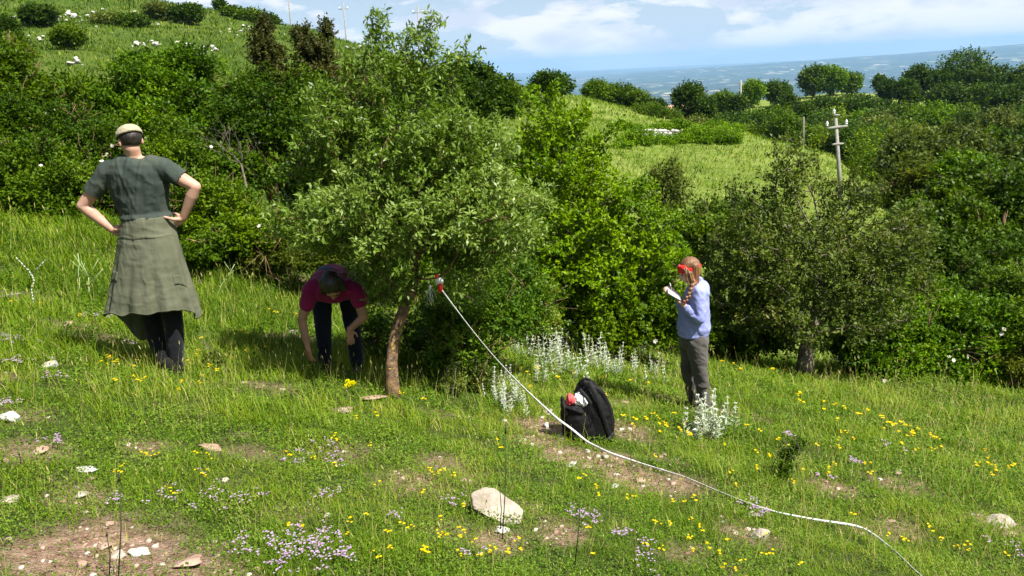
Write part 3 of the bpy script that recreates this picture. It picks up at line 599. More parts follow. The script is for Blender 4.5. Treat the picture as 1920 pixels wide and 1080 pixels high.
# ------------------------------------------------------------------ shrubs close behind the meadow
M_thorny = leaf_mat('reddish_green_leaves', [(0.022, 0.046, 0.008), (0.055, 0.115, 0.012), (0.115, 0.195, 0.022), (0.26, 0.22, 0.06)], 0.3, 0.45, 0)
SH = [  # name, label, blobs, material, kwargs
 ('thorn_shrub', 'low olive-brown thorn shrub filling the gap right of the pear trunk', [ell(900, 610, 85, 75, 7.6, .5), ell(960, 560, 80, 60, 7.8, .5), ell(850, 570, 60, 60, 7.8, .4), ell(860, 670, 60, 50, 7.4, .35), ell(1000, 600, 50, 35, 8, .3), ell(790, 620, 40, 60, 8.2, .4), ell(706, 620, 34, 50, 8.3, .3), ell(694, 662, 36, 28, 8.0, .25)], M_thorny, dict(n=3400, leaf=.036, gs=2.5, stems=9, rmax=.02)),
 ('dogwood_shrub', 'dense bright green shrub under the hawthorn behind the silvery plants', [ell(1120, 560, 110, 60, 10.6, .7), ell(1220, 590, 90, 55, 10.4, .6), ell(1050, 540, 80, 60, 10.8, .6), ell(1160, 625, 130, 30, 10.2, .5)], M_mid, dict(n=3000, leaf=.06, flowers=5)),
 ('dogwood_shrub', 'mid green shrub directly behind the woman with the notebook', [ell(1370, 560, 70, 90, 13.5, .9), ell(1340, 460, 60, 70, 14, .8), ell(1400, 640, 80, 40, 13, .6), ell(1300, 620, 50, 30, 12.5, .5)], M_mid, dict(n=2600, leaf=.07, flowers=6)),
 ('hazel_shrub', 'grey-green upright shrub rising out of the gully between the hawthorn and the twiggy pear', [ell(1340, 440, 70, 50, 17, 1.2), ell(1290, 450, 60, 50, 17, 1), ell(1400, 430, 60, 50, 17.5, 1)], M_dark, dict(n=2200, leaf=.09, lw=.5)),
 ('oak_sapling', 'slender dark olive sapling standing against the light green meadow', [ell(1250, 350, 34, 36, 20, .5), ell(1245, 385, 50, 26, 20, .6), ell(1262, 318, 12, 26, 20, .2), ell(1232, 330, 10, 22, 20, .2)], M_olive, dict(n=650, leaf=.09, gap=.42, per=9, lw=.5, stems=9)),
 ('bramble_shrub', 'bright green bramble mound with white roses right of the twiggy pear', [ell(1720, 650, 110, 65, 12.8, .8), ell(1820, 620, 90, 75, 13.2, .9), ell(1640, 680, 70, 40, 12.6, .6), ell(1600, 640, 60, 50, 13, .6), ell(1800, 690, 110, 40, 12.8, .6), ell(1700, 570, 80, 50, 13.6, .8)], M_haw, dict(n=5200, leaf=.062, flowers=26, tb=-.14)),
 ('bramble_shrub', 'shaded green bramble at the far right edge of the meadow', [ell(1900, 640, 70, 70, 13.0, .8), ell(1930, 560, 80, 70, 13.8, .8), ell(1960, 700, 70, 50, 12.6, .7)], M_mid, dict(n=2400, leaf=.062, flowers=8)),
 ('spindle_shrub', 'yellow-tinged shrub leaning in at the right edge above the grass', [ell(1912, 690, 22, 40, 12.2, .3), ell(1925, 640, 20, 30, 12.3, .3)], M_yell, dict(n=420, leaf=.05, tb=-.2)),
 ('oak_tree', 'dark leafy oak filling the right edge behind the brambles', [ell(1860, 480, 110, 90, 19, 1.4), ell(1770, 440, 70, 80, 20, 1.2), ell(1930, 400, 90, 90, 21, 1.4), ell(1830, 370, 70, 60, 21, 1.2)], M_mid, dict(n=5200, leaf=.11, cat='tree', crown='crown', stem='trunk', tb=-.1)),
 ('maple_tree', 'bright green pointed maple above the dark oak on the right', [ell(1822, 350, 55, 55, 24, 1.2), ell(1800, 410, 75, 50, 24, 1.2), ell(1870, 400, 50, 45, 24, 1)], M_haw, dict(n=2400, leaf=.13, cat='tree', crown='crown', stem='trunk', tb=-.15)),
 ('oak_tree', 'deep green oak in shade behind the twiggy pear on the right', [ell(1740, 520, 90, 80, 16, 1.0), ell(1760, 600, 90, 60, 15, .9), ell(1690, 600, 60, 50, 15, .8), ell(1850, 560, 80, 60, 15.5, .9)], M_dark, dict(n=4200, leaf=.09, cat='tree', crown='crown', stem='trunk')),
 ('ash_tree', 'pale yellow-brown young ash above the twiggy pear crown', [ell(1715, 335, 45, 38, 32, 1.2), ell(1680, 365, 30, 30, 32, 1), ell(1750, 360, 35, 35, 32, 1)], M_yell, dict(n=1500, leaf=.13, cat='tree', crown='crown', stem='trunk', tb=-.42, gap=.38)),
 ('ash_tree', 'broad olive-green tree with a rounded top on the right slope', [ell(1760, 290, 95, 48, 48, 3), ell(1700, 310, 45, 30, 46, 2), ell(1840, 310, 60, 40, 48, 2.5), ell(1760, 345, 110, 40, 46, 3)], M_olive, dict(n=3400, leaf=.26, cat='tree', crown='crown', stem='trunk', tb=-.12)),
 ('oak_tree', 'dark oak on the right margin below the skyline', [ell(1890, 290, 60, 45, 52, 3), ell(1930, 330, 60, 50, 48, 3), ell(1870, 330, 50, 40, 48, 2.5)], M_dark, dict(n=2600, leaf=.26, cat='tree', crown='crown', stem='trunk')),
 # left side
 ('bramble_shrub', 'dark tangled bramble bank at the left edge of the picture', [ell(40, 340, 80, 90, 14, .9), ell(110, 370, 80, 60, 13.5, .8), ell(20, 250, 70, 70, 15.5, 1), ell(-40, 300, 70, 100, 15, 1)], M_dark, dict(tb=.12, n=5200, leaf=.065, flowers=6)),
 ('elder_shrub', 'elder with flat white blossoms behind the man with the cap', [ell(140, 250, 70, 50, 15.5, .8), ell(180, 300, 90, 60, 15, .9), ell(300, 290, 80, 60, 14.8, .8), ell(240, 350, 100, 60, 14, .8)], M_mid, dict(n=4200, leaf=.06, flowers=34, tb=-.06, fr=.04)),
 ('dogwood_shrub', 'bushy green shrub to the right of the man at hip height', [ell(410, 400, 80, 60, 12.6, .7), ell(470, 440, 70, 50, 12, .6), ell(400, 460, 60, 35, 11.6, .5), ell(350, 380, 50, 60, 12.6, .6)], M_mid, dict(n=4200, leaf=.055, tb=.06, flowers=5)),
 ('dogwood_shrub', 'low shrub with yellowish tips between the man and the pear tree', [ell(535, 450, 45, 40, 12, .45), ell(590, 485, 50, 30, 11.6, .4), ell(500, 485, 50, 30, 11.8, .4)], M_yell, dict(n=1800, leaf=.045, tb=-.33, rmax=.012)),
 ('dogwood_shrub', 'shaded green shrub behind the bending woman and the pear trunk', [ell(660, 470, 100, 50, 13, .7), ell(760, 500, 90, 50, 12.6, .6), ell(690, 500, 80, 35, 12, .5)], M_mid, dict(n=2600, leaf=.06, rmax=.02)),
 ('hazel_tree', 'tall dark hazel tree at the left edge below the hillside', [ell(30, 170, 70, 70, 18, 1.3), ell(-40, 150, 70, 80, 18, 1.3), ell(95, 210, 60, 60, 17.5, 1.1), ell(10, 100, 40, 35, 19, .8)], M_mid, dict(n=3600, leaf=.09, cat='tree', crown='crown', stem='trunk', tb=-.04)),
 ('elm_tree', 'spreading green elm with arching branches behind the man and the elder', [ell(250, 190, 90, 60, 22, 1.5), ell(340, 170, 90, 60, 22, 1.5), ell(180, 210, 60, 50, 21, 1.2), ell(280, 130, 55, 30, 23, 1), ell(400, 210, 70, 60, 21, 1.2), ell(330, 250, 120, 50, 20, 1.2)], M_haw, dict(n=6000, leaf=.10, cat='tree', crown='crown', stem='trunk', tb=-.2, rough=.6)),
 ('elm_tree', 'dark elm with bare dead twigs between the man and the pear tree', [ell(450, 250, 80, 60, 17, 1.1), ell(540, 230, 90, 60, 17.5, 1.2), ell(480, 180, 70, 40, 18.5, 1), ell(600, 180, 60, 50, 18.5, 1), ell(560, 320, 110, 70, 18.5, 1.1), ell(460, 330, 80, 50, 16, .8)], M_dark, dict(n=6200, leaf=.08, cat='tree', crown='crown', stem='trunk')),
 ('cherry_tree', 'narrow dark brown-leaved tree poking up, the left one of a pair', [ell(500, 110, 26, 50, 19, .5), ell(497, 60, 14, 30, 19, .3), ell(515, 160, 45, 40, 19, .7)], M_brown, dict(n=1300, leaf=.08, cat='tree', crown='crown', stem='trunk', gap=.4, rough=.6)),
 ('cherry_tree', 'narrow dark brown-leaved tree poking up just left of the pear top', [ell(590, 110, 34, 36, 19, .5), ell(570, 80, 14, 34, 19, .25), ell(612, 60, 9, 22, 19, .2), ell(600, 150, 50, 30, 19, .7)], M_brown, dict(n=1300, leaf=.08, cat='tree', crown='crown', stem='trunk', gap=.4, rough=.6)),
 ('blackthorn_shrub', 'brown-green thorn bush between the narrow trees and the pear crown', [ell(665, 165, 55, 30, 20, .8), ell(650, 200, 50, 35, 19, .8)], M_brown, dict(n=1500, leaf=.08, tb=.1)),
 ('oak_tree', 'dark round oak on the ridge behind the top of the pear', [ell(870, 160, 50, 42, 50, 2.2), ell(920, 175, 45, 30, 50, 2), ell(830, 170, 40, 35, 50, 2), ell(900, 200, 70, 30, 46, 2)], M_dark, dict(n=2600, leaf=.26, cat='tree', crown='crown', stem='trunk')),
 ('hawthorn_shrub', 'small dark bush on the ridge line with two bare twigs', [ell(1030, 158, 26, 18, 80, 1.8), ell(1050, 165, 18, 16, 82, 1.5), ell(1015, 170, 18, 12, 80, 1.2)], M_dark, dict(n=900, leaf=.3)),
]
for i, (nm, lb, bl, mt, kw) in enumerate(SH):
    shrub(nm, lb, bl, mt, seed=20 + i * 3, barkm=M_bark, **kw)
# dead twigs sticking out of the shade
ac = Acc(); b0 = pt(452, 306, 13.6)
def twig(ac, p, v, r, depth, rng):
    n = 5; Q = [p]; d = unit(v)
    for _ in range(n):
        d = unit(d + rng.normal(size=3) * 0.16 + np.array([0, 0, 0.05])); Q.append(Q[-1] + d * np.linalg.norm(v) / n)
    tube(ac, np.array(Q), np.linspace(r, r * 0.45, n + 1), 5)
    if depth:
        for k in range(3): j = rng.integers(2, n + 1); twig(ac, Q[j], (d + rng.normal(size=3) * 0.5) * np.linalg.norm(v) * 0.62, r * 0.5, depth - 1, rng)
rg = np.random.default_rng(4)
for v in ((-.45, -.2, .5), (-.25, -.2, .6), (.10, -.2, .5), (.35, -.2, .55), (-.55, -.2, .3)): twig(ac, b0, np.array(v) * .62, 0.008, 2, rg)
ac.V = [v - b0 for v in ac.V]; dead = ac.build('dead_bush', M_bark_grey, None, smooth=True); dead.location = tuple(b0)
gb = np.array([b0[0], b0[1], float(H(b0[0], b0[1]))])
ac = Acc(); tube(ac, np.array([gb - b0, (gb - b0) * 0.5 + [0.06, 0, 0], [0, 0, 0]]), [0.03, 0.025, 0.014], 6); ac.build('stem', M_bark_grey, dead, smooth=True)
tag(dead, 'grey dead bush with leafless fanned twigs right of the man, against the dark elm', 'dead bush')
# two bare twigs on the ridge bush
for (x0, y0, x1, y1) in ((1012, 165, 1002, 112), (1036, 160, 1044, 114)):
    pass

# ------------------------------------------------------------------ distant trees: column, row of the top, width px, range, kind
FT = [
 (1122, 152, 62, 112, M_mid, 'rounded green tree at the left end of the far ridge trees'), (1165, 160, 70, 114, M_dark, 'dark bushy tree second from the left end of the far ridge trees'),
 (1200, 172, 50, 112, M_mid, 'small green tree between the ridge trees and the pink roof'), (1232, 186, 40, 110, M_dark, 'low dark bush left of the pink roof on the ridge'),
 (1290, 153, 66, 118, M_dark, 'tall dark tree right of the pink roof, notched crown'), (1318, 180, 56, 116, M_dark, 'lower dark lobe-crowned tree leaning on the tall one by the pink roof'),
 (1356, 173, 46, 165, M_mid, 'small round tree left of the grey post'), (1410, 152, 46, 185, M_haw, 'light green round tree right of the grey post'), (1456, 155, 48, 190, M_dark, 'dark tree casting shade on the knoll grass'),
 (1385, 180, 36, 150, M_dark, 'dark tree below the grey post'), (1475, 178, 44, 150, M_dark, 'dark tree at the left foot of the knoll'),
 (1524, 123, 48, 250, M_mid, 'tree with a ragged crown at the left of the knoll clump'), (1560, 128, 52, 252, M_haw, 'lighter green tree in the middle of the knoll clump'), (1594, 140, 40, 255, M_mid, 'low tree at the right of the knoll clump'),
 (1648, 145, 20, 250, M_dark, 'tiny dark tree on the knoll between the two clumps'), (1662, 152, 32, 228, M_dark, 'dark small tree standing on the knoll grass'),
 (1722, 122, 56, 225, M_dark, 'dark tree left of the largest skyline tree'), (1806, 95, 112, 220, M_dark, 'largest dark domed tree on the right skyline'), (1765, 135, 50, 215, M_dark, 'tree tucked under the left side of the largest skyline tree'),
 (1842, 128, 66, 212, M_dark, 'dark tree filling the dip right of the largest skyline tree'), (1700, 150, 44, 200, M_dark, 'low dark tree at the left end of the right skyline group'), (1778, 158, 80, 190, M_dark, 'broad shaded tree below the largest skyline tree, its left half'), (1850, 160, 90, 185, M_dark, 'broad shaded tree below the right skyline group'), (1910, 158, 80, 180, M_dark, 'shaded tree below the skyline at the right edge'),
 (1880, 124, 60, 215, M_dark, 'dark tree right of the largest skyline tree'), (1925, 120, 60, 215, M_mid, 'green tree cut by the right edge on the skyline'),
 (1740, 195, 90, 150, M_haw, 'pale green broad tree below the knoll on the right'), (1690, 198, 60, 152, M_mid, 'mid green tree left of the pale broad one below the knoll'),
 (1540, 186, 80, 165, M_dark, 'dark tree in the belt below the knoll, left part'), (1600, 182, 80, 168, M_dark, 'dark tree in the belt below the knoll, middle'), (1650, 190, 60, 168, M_dark, 'dark tree in the belt below the knoll, right part'),
 (1500, 195, 50, 140, M_dark, 'dark tree above the thin wooden pole'), (1430, 205, 60, 118, M_mid, 'green tree at the right end of the light meadow'), (1475, 215, 50, 105, M_mid, 'rounded tree above the meadow edge near the thin wooden pole'),
 (1860, 240, 50, 75, M_haw, 'small bright green tree among dark ones on the right slope'), (1640, 250, 80, 95, M_mid, 'green tree right of the concrete pole'), (1590, 240, 70, 100, M_dark, 'dark tree behind the concrete pole'), (1700, 262, 70, 82, M_mid, 'dark green tree at the foot of the light meadow'),
 (1880, 200, 90, 110, M_olive, 'grey-green tree on the right slope below the skyline'), (1820, 205, 80, 120, M_dark, 'dark tree under the largest skyline tree'),
 (75, 12, 62, 100, M_dark, 'dark round bush beside the white stone heap on the hill'), (15, 30, 40, 78, M_dark, 'dark bush at the left edge on the hill'), (415, 2, 18, 150, M_dark, 'tiny lone tree on the crest of the hill'),
 (130, 52, 60, 80, M_mid, 'green bush below the white stone heap on the hill'), (20, 62, 70, 60, M_mid, 'shaggy green bush lower down at the left edge of the hill'),
 (350, 12, 60, 118, M_dark, 'low dark thicket on the hill crest left of the tiny tree'), (300, 8, 50, 122, M_olive, 'olive thicket at the top of the hill'), (470, 22, 50, 130, M_mid, 'low green thicket on the crest right of the tiny tree'),
 (505, 32, 40, 130, M_dark, 'dark thicket on the crest near the first pylon'), (440, 17, 40, 134, M_mid, 'green hedge bush on the crest just right of the tiny tree'),
 (250, 32, 60, 108, M_dark, 'dark bush in line with the white stone heap'), (200, 30, 50, 108, M_olive, 'olive bush right of the white stone heap'),
]
def far_tree(nm, label, px, ytop, wpx, r, mat, i, group=None):
    b = on_az(px, r, ytop + 30); top = float(elev_z(px, ytop, r)); wm = wpx * math.hypot(r, 0) / F_PX / 2 * 0.98; h = max(top - b[2], wm * 0.9)
    rng = np.random.default_rng(500 + i); z0 = top - min(h, wm * 2.6)
    hh = top - z0; bl = [(np.array([b[0], b[1], z0 + hh * 0.55]), np.array([wm * .82, wm * .8, hh * .45]))]
    for k in range(9):
        a = rng.random() * 6.283; e = rng.random() * 0.9 - 0.15
        c = np.array([b[0] + math.cos(a) * wm * .55 * math.cos(e), b[1] + math.sin(a) * wm * .5, z0 + hh * (0.5 + 0.32 * math.sin(e * 1.4))])
        q = wm * (0.30 + 0.18 * rng.random()); bl.append((c, np.array([q, q, q * 0.85 * min(1.3, hh / (1.6 * wm))])))
    n = int(np.clip(120 + wpx * 20, 200, 2000))
    lf = max(0.05, r * 0.0022); is_tree = 'bush' not in label and 'thicket' not in label
    return shrub('deciduous_tree' if is_tree else 'hill_bush', label, bl, mat, base=b, n=n, per=7, leaf=lf, lw=.8, seed=500 + i, gap=.22, stems=3, cat='tree' if is_tree else 'bush',
          crown='crown' if is_tree else 'foliage', stem='trunk' if is_tree else 'stem', rmax=min(.3, wm * .07), gs=1.2 / max(1, wm / 1.5), lo=.45, hi=1.02, rough=.3, group=group, lobes=0)
for i, (px, yt, w, r, mt, lb) in enumerate(FT): far_tree('', lb, px, yt, w, r, mt, i)

# terrace hedges along the far meadow (low, overgrown rows of bramble)
def hedge_row(label, pts, hgt, seed, mat, leaf=.16):
    bl = []; rng = np.random.default_rng(seed)
    for (px, r) in pts:
        b = on_az(px, r + rng.normal() * 1.2); q = hgt * (0.45 + 1.25 * rng.random() ** 1.5); bl.append((b + [0, 0, q * .35], np.array([q * 1.5, q * .9, q * .75])))
    shrub('bramble_hedge', label, bl, mat, n=620 * len(pts) // 4, per=8, leaf=leaf * .8, lw=.8, seed=seed, gap=.2, stems=0, cat='hedge', lo=.4, rmax=.05, gs=.8, lobes=0)
def row(x0, x1, r0, r1, n): return [(x0 + (x1 - x0) * i / (n - 1), float(np.hypot(*ground_at(x0 + (x1 - x0) * i / (n - 1), r0 + (r1 - r0) * i / (n - 1), 30)[:2]))) for i in range(n)]
hedge_row('upper green terrace hedge across the far meadow', row(1160, 1400, 244, 247, 18), .45, 71, M_haw)
hedge_row('lower green terrace hedge below the white wall stones', row(1150, 1370, 271, 268, 20), .5, 72, M_haw)
hedge_row('green scrub running down the left border of the far meadow', row(1205, 1262, 213, 222, 8), .7, 73, M_mid)

# the wooded slope and valley: canopies without number
rng = np.random.default_rng(77); wood = Acc(); cnt = 0
mask = []
for k in range(5200):
    px = rng.uniform(1130, 2250); r = math.exp(rng.uniform(math.log(24), math.log(400)))
    ok = False
    if px > 1700 and 24 < r < 60: ok = True
    if px > 1640 and 68 < r < 205: ok = True
    if 1300 < px < 1640 and 100 < r < 190: ok = True
    if px > 1790 and 190 < r < 330: ok = True
    if 1130 < px < 1400 and 108 + (px < 1230) * 4 < r < 170: ok = True
    if 1690 < px < 1790 and 225 < r < 250: ok = False
    if not ok: continue
    b = on_az(px, r, 250)
    q = (1.3 + 1.3 * rng.random()) * (0.62 if r < 60 else 1.0) * (1.15 if r > 120 else 1); hh = q * (1.2 + .9 * rng.random()) * (0.75 if r < 60 else 1.0)
    if px < 1400: hh *= .55
    yt_ = proj(b + np.array([0, 0, hh * 1.15 + .3]))[1]; lim = np.interp(px, [1130, 1230, 1300, 1400, 1440, 1500, 1560, 1700, 1730, 1790, 1800, 1920, 2250], [190, 198, 212, 206, 200, 196, 196, 202, 232, 238, 172, 160, 150])
    if yt_ < lim: continue
    mask.append((b, q, hh, r))
# thin them so crowns keep a distance
keep = []; kp = np.zeros((0, 2))
for (b, q, hh, r) in mask:
    if len(kp) and (np.hypot(kp[:, 0] - b[0], kp[:, 1] - b[1]) < q * 1.05).any(): continue
    keep.append((b, q, hh, r)); kp = np.vstack([kp, b[:2]])
    if len(keep) > 900: break
print('wood crowns', len(keep))
for i, (b, q, hh, r) in enumerate(keep):
    n = int(np.clip(60000 / r ** 1.25 * q, 90, 560))
    d = rand_dirs(n, rng); d[:, 2] = np.abs(d[:, 2]) * 1.0 - 0.35; d = unit(d)
    rr = (0.6 + 0.42 * rng.random(n) ** 0.6) * (1 + .5 * (fbm(d * 2.2 + i * 3.1, 7) - .5))
    P = b + np.array([0, 0, hh * 0.45]) + d * np.array([q, q, hh * .75]) * rr[:, None]
    lf = max(0.08, r * 0.0024); tb = rng.random() * 0.55 - 0.22
    sprigs(wood, P, d * .8 + [0, 0, .5] + rng.normal(size=(n, 3)) * .4, lf, 7, .8, rng, 900 + i % 13, tint_bias=tb, leaf_mat_i=int(rng.choice(4, p=[.54, .28, .13, .05])))
wo_ = wood.build('woodland', [M_dark, M_mid, M_olive, M_haw], None); tag(wo_, kind='stuff')
# ------------------------------------------------------------------ grass, herbs and small flowers
M_grass = leaf_mat('grass_blades', [(0.036, 0.072, 0.006), (0.098, 0.172, 0.013), (0.178, 0.258, 0.026), (0.30, 0.33, 0.06), (0.48, 0.42, 0.20)], 0.32, 0.6, 0.0, 0.15)
M_herb = leaf_mat('herb_leaves', [(0.030, 0.070, 0.008), (0.075, 0.145, 0.016), (0.145, 0.225, 0.032), (0.27, 0.32, 0.085)], 0.30, 0.6, 0.0, 0.15)
M_yflow = leaf_mat('yellow_petals', [(0.68, 0.46, 0.01), (0.84, 0.68, 0.03)], 0.3, 0.6, 0.0, 0.2)
M_pflow = leaf_mat('lilac_petals', [(0.30, 0.16, 0.32), (0.46, 0.32, 0.52), (0.62, 0.52, 0.66)], 0.3, 0.7, 0.0, 0.2)
rng = np.random.default_rng(99)
def polar(n, r0, r1, a0=-42, a1=42, p=1.0):
    u = rng.random(n); r = r0 * (r1 / r0) ** (u ** p); a = np.radians(rng.uniform(a0, a1, n)); return np.sin(a) * r, np.cos(a) * r, r
gr = Acc()
def blades(n, r0, r1, hfun, wmin, wk, tb, lean=0.45, a0=-42, a1=42, bare_keep=0.12, clump=True, p=1.0):
    x, y, r = polar(n, r0, r1, a0, a1, p)
    b = bareness(x, y) if r0 < 14 else np.zeros(len(x))
    dens = fbm(np.stack([x, y], -1) * (3.5 if r0 < 14 else .5), 61, 3)
    keep = rng.random(len(x)) < np.clip((1 - b) ** 1.6 + bare_keep, 0, 1) * np.clip(0.25 + 2.2 * (dens - 0.28), 0.15, 1)
    x, y, r, dens = x[keep], y[keep], r[keep], dens[keep]; n = len(x)
    z = H(x, y); P = np.stack([x, y, z - 0.01], -1)
    hh = hfun(x, y, r) * (0.45 + 0.9 * rng.random(n)) * (0.6 + 0.8 * np.clip(dens, 0, 1)); a = rng.random(n) * 6.283
    d = np.stack([np.cos(a), np.sin(a), np.zeros(n)], -1)
    D = unit(d * (lean * rng.random(n) ** 0.7)[:, None] + [0, 0, 1]); R = frames(D, d + [0, 0, .01])
    w = np.maximum(wmin, r * wk) * (0.6 + 0.8 * rng.random(n))
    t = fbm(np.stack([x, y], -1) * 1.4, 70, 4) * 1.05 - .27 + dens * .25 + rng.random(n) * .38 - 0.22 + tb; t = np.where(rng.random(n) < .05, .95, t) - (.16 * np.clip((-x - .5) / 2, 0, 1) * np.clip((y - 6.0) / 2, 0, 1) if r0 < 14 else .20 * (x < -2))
    scatter(gr, BLADE, BLADE_F, P, R, np.stack([w, hh, hh], -1), np.clip(t, 0, 1))
def h_near(x, y, r):
    base = 0.036 + 0.0075 * np.clip(r - 3, 0, 9)
    left = np.clip((-x - 1.5) / 4, 0, 1) * np.clip((y - 6.5) / 4, 0, 1) * 0.08
    tuft = np.clip(fbm(np.stack([x, y], -1) * 1.3, 81, 2) - .5, 0, 1) * .16
    return base + left + tuft
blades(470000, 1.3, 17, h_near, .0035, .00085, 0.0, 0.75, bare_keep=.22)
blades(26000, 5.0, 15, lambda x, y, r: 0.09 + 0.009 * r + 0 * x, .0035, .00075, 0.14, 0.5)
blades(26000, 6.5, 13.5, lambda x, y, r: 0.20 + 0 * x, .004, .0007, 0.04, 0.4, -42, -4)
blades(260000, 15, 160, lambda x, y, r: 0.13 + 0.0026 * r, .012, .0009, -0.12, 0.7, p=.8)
# broad low leaves between the blades
T6 = np.array([[0, 0, 0], [-.5, .45, .12], [.5, .45, .12], [0, 1, -.05]])
x, y, r = polar(420000, 1.3, 15); b = bareness(x, y); g = fbm(np.stack([x, y], -1) * 2.6, 90, 3)
k = (rng.random(len(x)) < (1 - .72 * b)) & (rng.random(len(x)) < np.clip((g - .30) * 5, .08, 1)); x, y, r, g = x[k], y[k], r[k], g[k]; n = len(x)
P = np.stack([x, y, H(x, y) + rng.random(n) * (.025 + .006 * r)], -1); a = rng.random(n) * 6.283; d = np.stack([np.cos(a), np.sin(a), .35 + .5 * rng.random(n)], -1)
s = (.007 + .009 * rng.random(n)) * np.clip(r / 4, .9, 2.4); hb = Acc()
scatter(hb, T6, LEAF_F, P, frames(d, np.tile([0, 0, 1.], (n, 1)) + rng.normal(size=(n, 3)) * .25), np.stack([s * .75, s, s], -1), np.clip(g * .8 + rng.random(n) * .4 - .15, 0, 1))
# taller weeds at the foot of the shrubs and in the rank grass on the left
x, y, r = polar(9000, 6.5, 14.5); g = fbm(np.stack([x, y], -1) * 1.1, 140, 3)
w = np.clip((g - .40) * 5, 0, 1) * np.where(x < -1.0, .8, .28) * np.clip((y - 6) / 3, 0.1, 1) * np.where(r > 10.5, 1.0, .55)
k = rng.random(len(x)) < w; x, y, r = x[k], y[k], r[k]; n = len(x); hh = (.06 + .20 * rng.random(n) ** 1.5) * np.clip(r / 10, .6, 1.2)
for f in (.2, .5, .8): sprigs(hb, np.stack([x + rng.normal(size=n) * .03, y + rng.normal(size=n) * .03, H(x, y) + hh * f], -1), np.tile([0, 0, 1.], (n, 1)) + rng.normal(size=(n, 3)) * .5, .030, 6, .55, rng, 150, tint_bias=-.12)
gr.build('grass', M_grass, None)
tag(bpy.data.objects['grass'], kind='stuff')
tag(hb.build('ground_cover_herbs', M_herb, None), kind='stuff')

# seed-head stalks: pale, taller than the turf
st = Acc()
x, y, r = polar(5200, 2.6, 14, p=.75); g = fbm(np.stack([x, y], -1) * .8, 95, 2)
k = (bareness(x, y) < .5) & (rng.random(len(x)) < np.clip((g - .4) * 5, .1, 1)); x, y, r = x[k], y[k], r[k]; n = len(x)
a = rng.random(n) * 6.283; D = unit(np.stack([np.cos(a) * .25, np.sin(a) * .25, np.ones(n)], -1)); hh = .12 + .14 * rng.random(n) + .012 * r
P = np.stack([x, y, H(x, y)], -1); R = frames(D, rand_dirs(n, rng)); w = np.maximum(.0018, r * .00045)
scatter(st, np.array([[-.5, 0, 0], [.5, 0, 0], [0, 0, .5], [0, 1, 0]]), [[0, 1, 3], [1, 2, 3], [2, 0, 3]], P, R, np.stack([w, hh, w], -1), .9)
R2 = frames(unit(D + rng.normal(size=(n, 3)) * .15), rand_dirs(n, rng)); w2 = np.maximum(.006, r * .0011)
scatter(st, LEAF, LEAF_F, P + D * hh[:, None] * .93, R2, np.stack([w2, w2 * 6, w2], -1), np.clip(.75 + rng.random(n) * .3, 0, 1))
tag(st.build('seed_grass', M_grass, None), kind='stuff')

def heads(acc, P, size, petals, mat_t, flat=0.35):
    n = len(P)
    for k in range(petals):
        a = 6.283 * k / petals + rng.random(n) * .5; d = np.stack([np.cos(a), np.sin(a), flat + rng.normal(size=n) * .15], -1)
        scatter(acc, LEAF, LEAF_F, P, frames(d, np.tile([0, 0, 1.], (n, 1)) + rng.normal(size=(n, 3)) * .2), np.stack([size * .8, size, size], -1), np.clip(mat_t + rng.normal(size=n) * .3, 0, 1))
def flower_patches(spec, per, rad_m, hgt, size, petals, mat, name, clump=1):
    ac = Acc()
    for (px, py, rpx, cnt) in spec:
        c = ground_at(px, py); d = float(np.dot(c - EYE, FW)); R = rpx * d / F_PX
        n = max(2, int(cnt * (.62 if name == 'yellow_flowers' else .9))); q = c[:2] + rng.normal(size=(n, 2)) * [R * .55, R * .75]
        q = np.repeat(q, clump, 0) + rng.normal(size=(n * clump, 2)) * rad_m
        z = H(q[:, 0], q[:, 1]) + hgt * (.6 + .6 * rng.random(len(q))) + .006 * d; P = np.stack([q[:, 0], q[:, 1], z], -1)
        heads(ac, P, np.maximum(size, size * d / 4.2) * (.75 + .5 * rng.random(len(P))), petals, .5)
        nn = len(P); zz0 = H(q[:, 0], q[:, 1]); w = np.full(nn, max(.0015, d * .0004))
        scatter(ac, np.array([[-.5, 0, 0], [.5, 0, 0], [0, 0, .5], [0, 1, 0]]), [[0, 1, 3], [1, 2, 3], [2, 0, 3]], np.stack([q[:, 0], q[:, 1], zz0], -1), frames(np.tile([0.02, 0, 1.], (nn, 1)), rand_dirs(nn, rng)), np.stack([w, z - zz0, w], -1), .4, 1)
    tag(ac.build(name, [mat, M_herb], None), kind='stuff')
